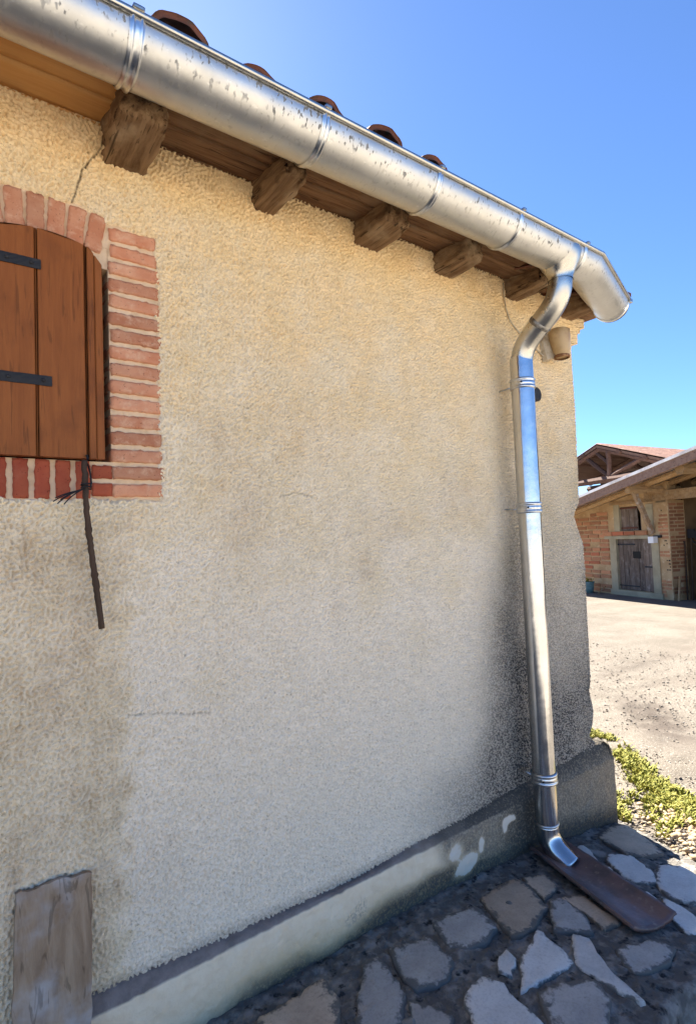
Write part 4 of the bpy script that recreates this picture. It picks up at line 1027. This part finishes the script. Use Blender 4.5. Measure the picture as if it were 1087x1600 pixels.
for i, (a, b) in enumerate(TOOLS):
    V1 = sweep([bw(*a), bw(*b)], .022, 8, True)[:2]
    t = thing('garden_tool', bw(*a), 'dark long handled tool leaning in the shed bay, ' + tw[i], 'tool', 'tools leaning in the open shed bay')
    part('handle', V1[0], V1[1], M_STICK, t)
    hs, ho, hzv = b
    if i % 2 == 0:
        arc = [bw(hs - .02 + .16 * math.sin(q), ho, hzv - .02 + .14 * (1 - math.cos(q))) for q in np.linspace(0, 2.2, 9)]
        V, F, UV = sweep(arc, [.02 - .0016 * j for j in range(9)], 6, True); part('curved_blade', V, F, M_IRON, t)
    else:
        V, F = bbox(hs - .11, hs + .1, ho - .015, ho + .015, hzv - .02, hzv + .22); part('blade', V, F, M_IRON, t)
V, F = bbox(-.95, -.05, -1.0, -.85, .3, .42); rk = part('tool_rail', V, F, M_STICK, shed)
V, F = bslope(-.14, .0, -.2, -.12, -.6, .02, .06)
V, F, UV = sweep([bw(-.16, .0, -.62), bw(-.04, -.2, .02)], .028, 8, True); tag(part('leaning_plank', V, F, M_SHEDBEAM), 'pale stake leaning against the side of the brick pier', 'stake')

# ------------------------------------------------------------------ open timber barn behind the shed
tb = thing('timber_barn', bw(8, -6, -.7), 'open timber barn with exposed roof truss and clay tiles behind the shed', 'barn')
M_TBWOOD = wood_mat('barn_truss_wood', ((.07, .036, .026), (.12, .068, .05), (.10, .06, .045)), 'x', .85, .3, True, .3, (.7, 1.2))  # wood darkened in the colour to stand in for shade under the roof
M_TBTILE = simple('barn_roof_tiles', (.20, .105, .078), (((.13, .065, .05), 3, .4, .6, (1, 1, 1)), ((.30, .19, .15), 5, .55, .68, (1, 1, 1))), .9, offset=False)
GO = -5.0
rd = np.array([.991, -.134]); A2 = np.array(bw(8.54, GO, 5.08)); Bp = np.array(bw(4.68, GO, 3.85)); Cp = np.array(bw(12.4, GO, 3.95))
def tiled(A, B, name, nu=56, L=11.0):
    V = []; nv = 14
    for i in range(nu * 4 + 1):
        l = L * i / (nu * 4); bmp = .05 * abs(math.sin(math.pi * i / 4))
        for j in range(nv * 2 + 1):
            t = (j // 2 + (j % 2) * .98) / nv; t = min(t, 1.0)
            p = A * (1 - t) + B * t + np.array([rd[0] * l, rd[1] * l, bmp]); V.append(p)
    return part(name, V, grid_faces(nu * 4 + 1, nv * 2 + 1), M_TBTILE, tb)
tiled(A2 + np.array([0, 0, .04]), Bp + np.array([0, 0, .04]), 'roof_tiles'); tiled(A2 + np.array([0, 0, .04]), Cp + np.array([0, 0, .04]), 'roof_tiles')
def slabroof(A, B):
    d3 = np.array([rd[0] * 11, rd[1] * 11, 0]); q = [A, B, B + d3, A + d3]; V = [p - np.array([0, 0, .02]) for p in q] + [p - np.array([0, 0, .12]) for p in q]
    return V, [(0, 1, 2, 3), (7, 6, 5, 4), (0, 4, 5, 1), (1, 5, 6, 2), (2, 6, 7, 3), (3, 7, 4, 0)]
V, F = slabroof(A2, Bp); part('roof_boards', V, F, M_TBWOOD, tb); V, F = slabroof(A2, Cp); part('roof_boards', V, F, M_TBWOOD, tb)
def tbeam(a, b, w, name): return bbeam(a, b, w, M_TBWOOD, name, tb)
for o in (-5.15, -8.2):
    k = .23 * (-5 - o)
    tbeam((8.5 + k, o, 4.90), (4.7 + k, o, 3.70), .2, 'principal_rafter'); tbeam((8.5 + k, o, 4.90), (12.3 + k, o, 3.80), .2, 'principal_rafter')
    tbeam((4.6 + k, o, 3.50), (12.4 + k, o, 3.52), .24, 'tie_beam'); tbeam((7.96 + k, o, 3.55), (7.96 + k, o, 4.75), .17, 'king_post')
    tbeam((7.9 + k, o, 3.62), (6.2 + k, o, 4.10), .15, 'strut'); tbeam((8.02 + k, o, 3.62), (9.3 + k, o, 4.55), .15, 'strut'); tbeam((8.7 + k, o, 4.75), (7.95 + k, o, 4.15), .12, 'strut')
    for s in (4.9, 11.9): tbeam((s + k, o, -.8), (s + k, o, 3.5), .28, 'post')
for (s, z) in ((10.3, 4.45), (9.4, 4.72), (7.2, 4.55), (5.8, 4.1)): tbeam((s, -4.9, z), (s + 1.9, -13, z), .15, 'purlin')
V, F = join([bbox(3.5, 13.2, -9.2, -9, -.9, 4.2)]); part('barn_shade_sheet', V, F, M_DARK, tb)  # near-black sheet added so the barn interior reads as shade
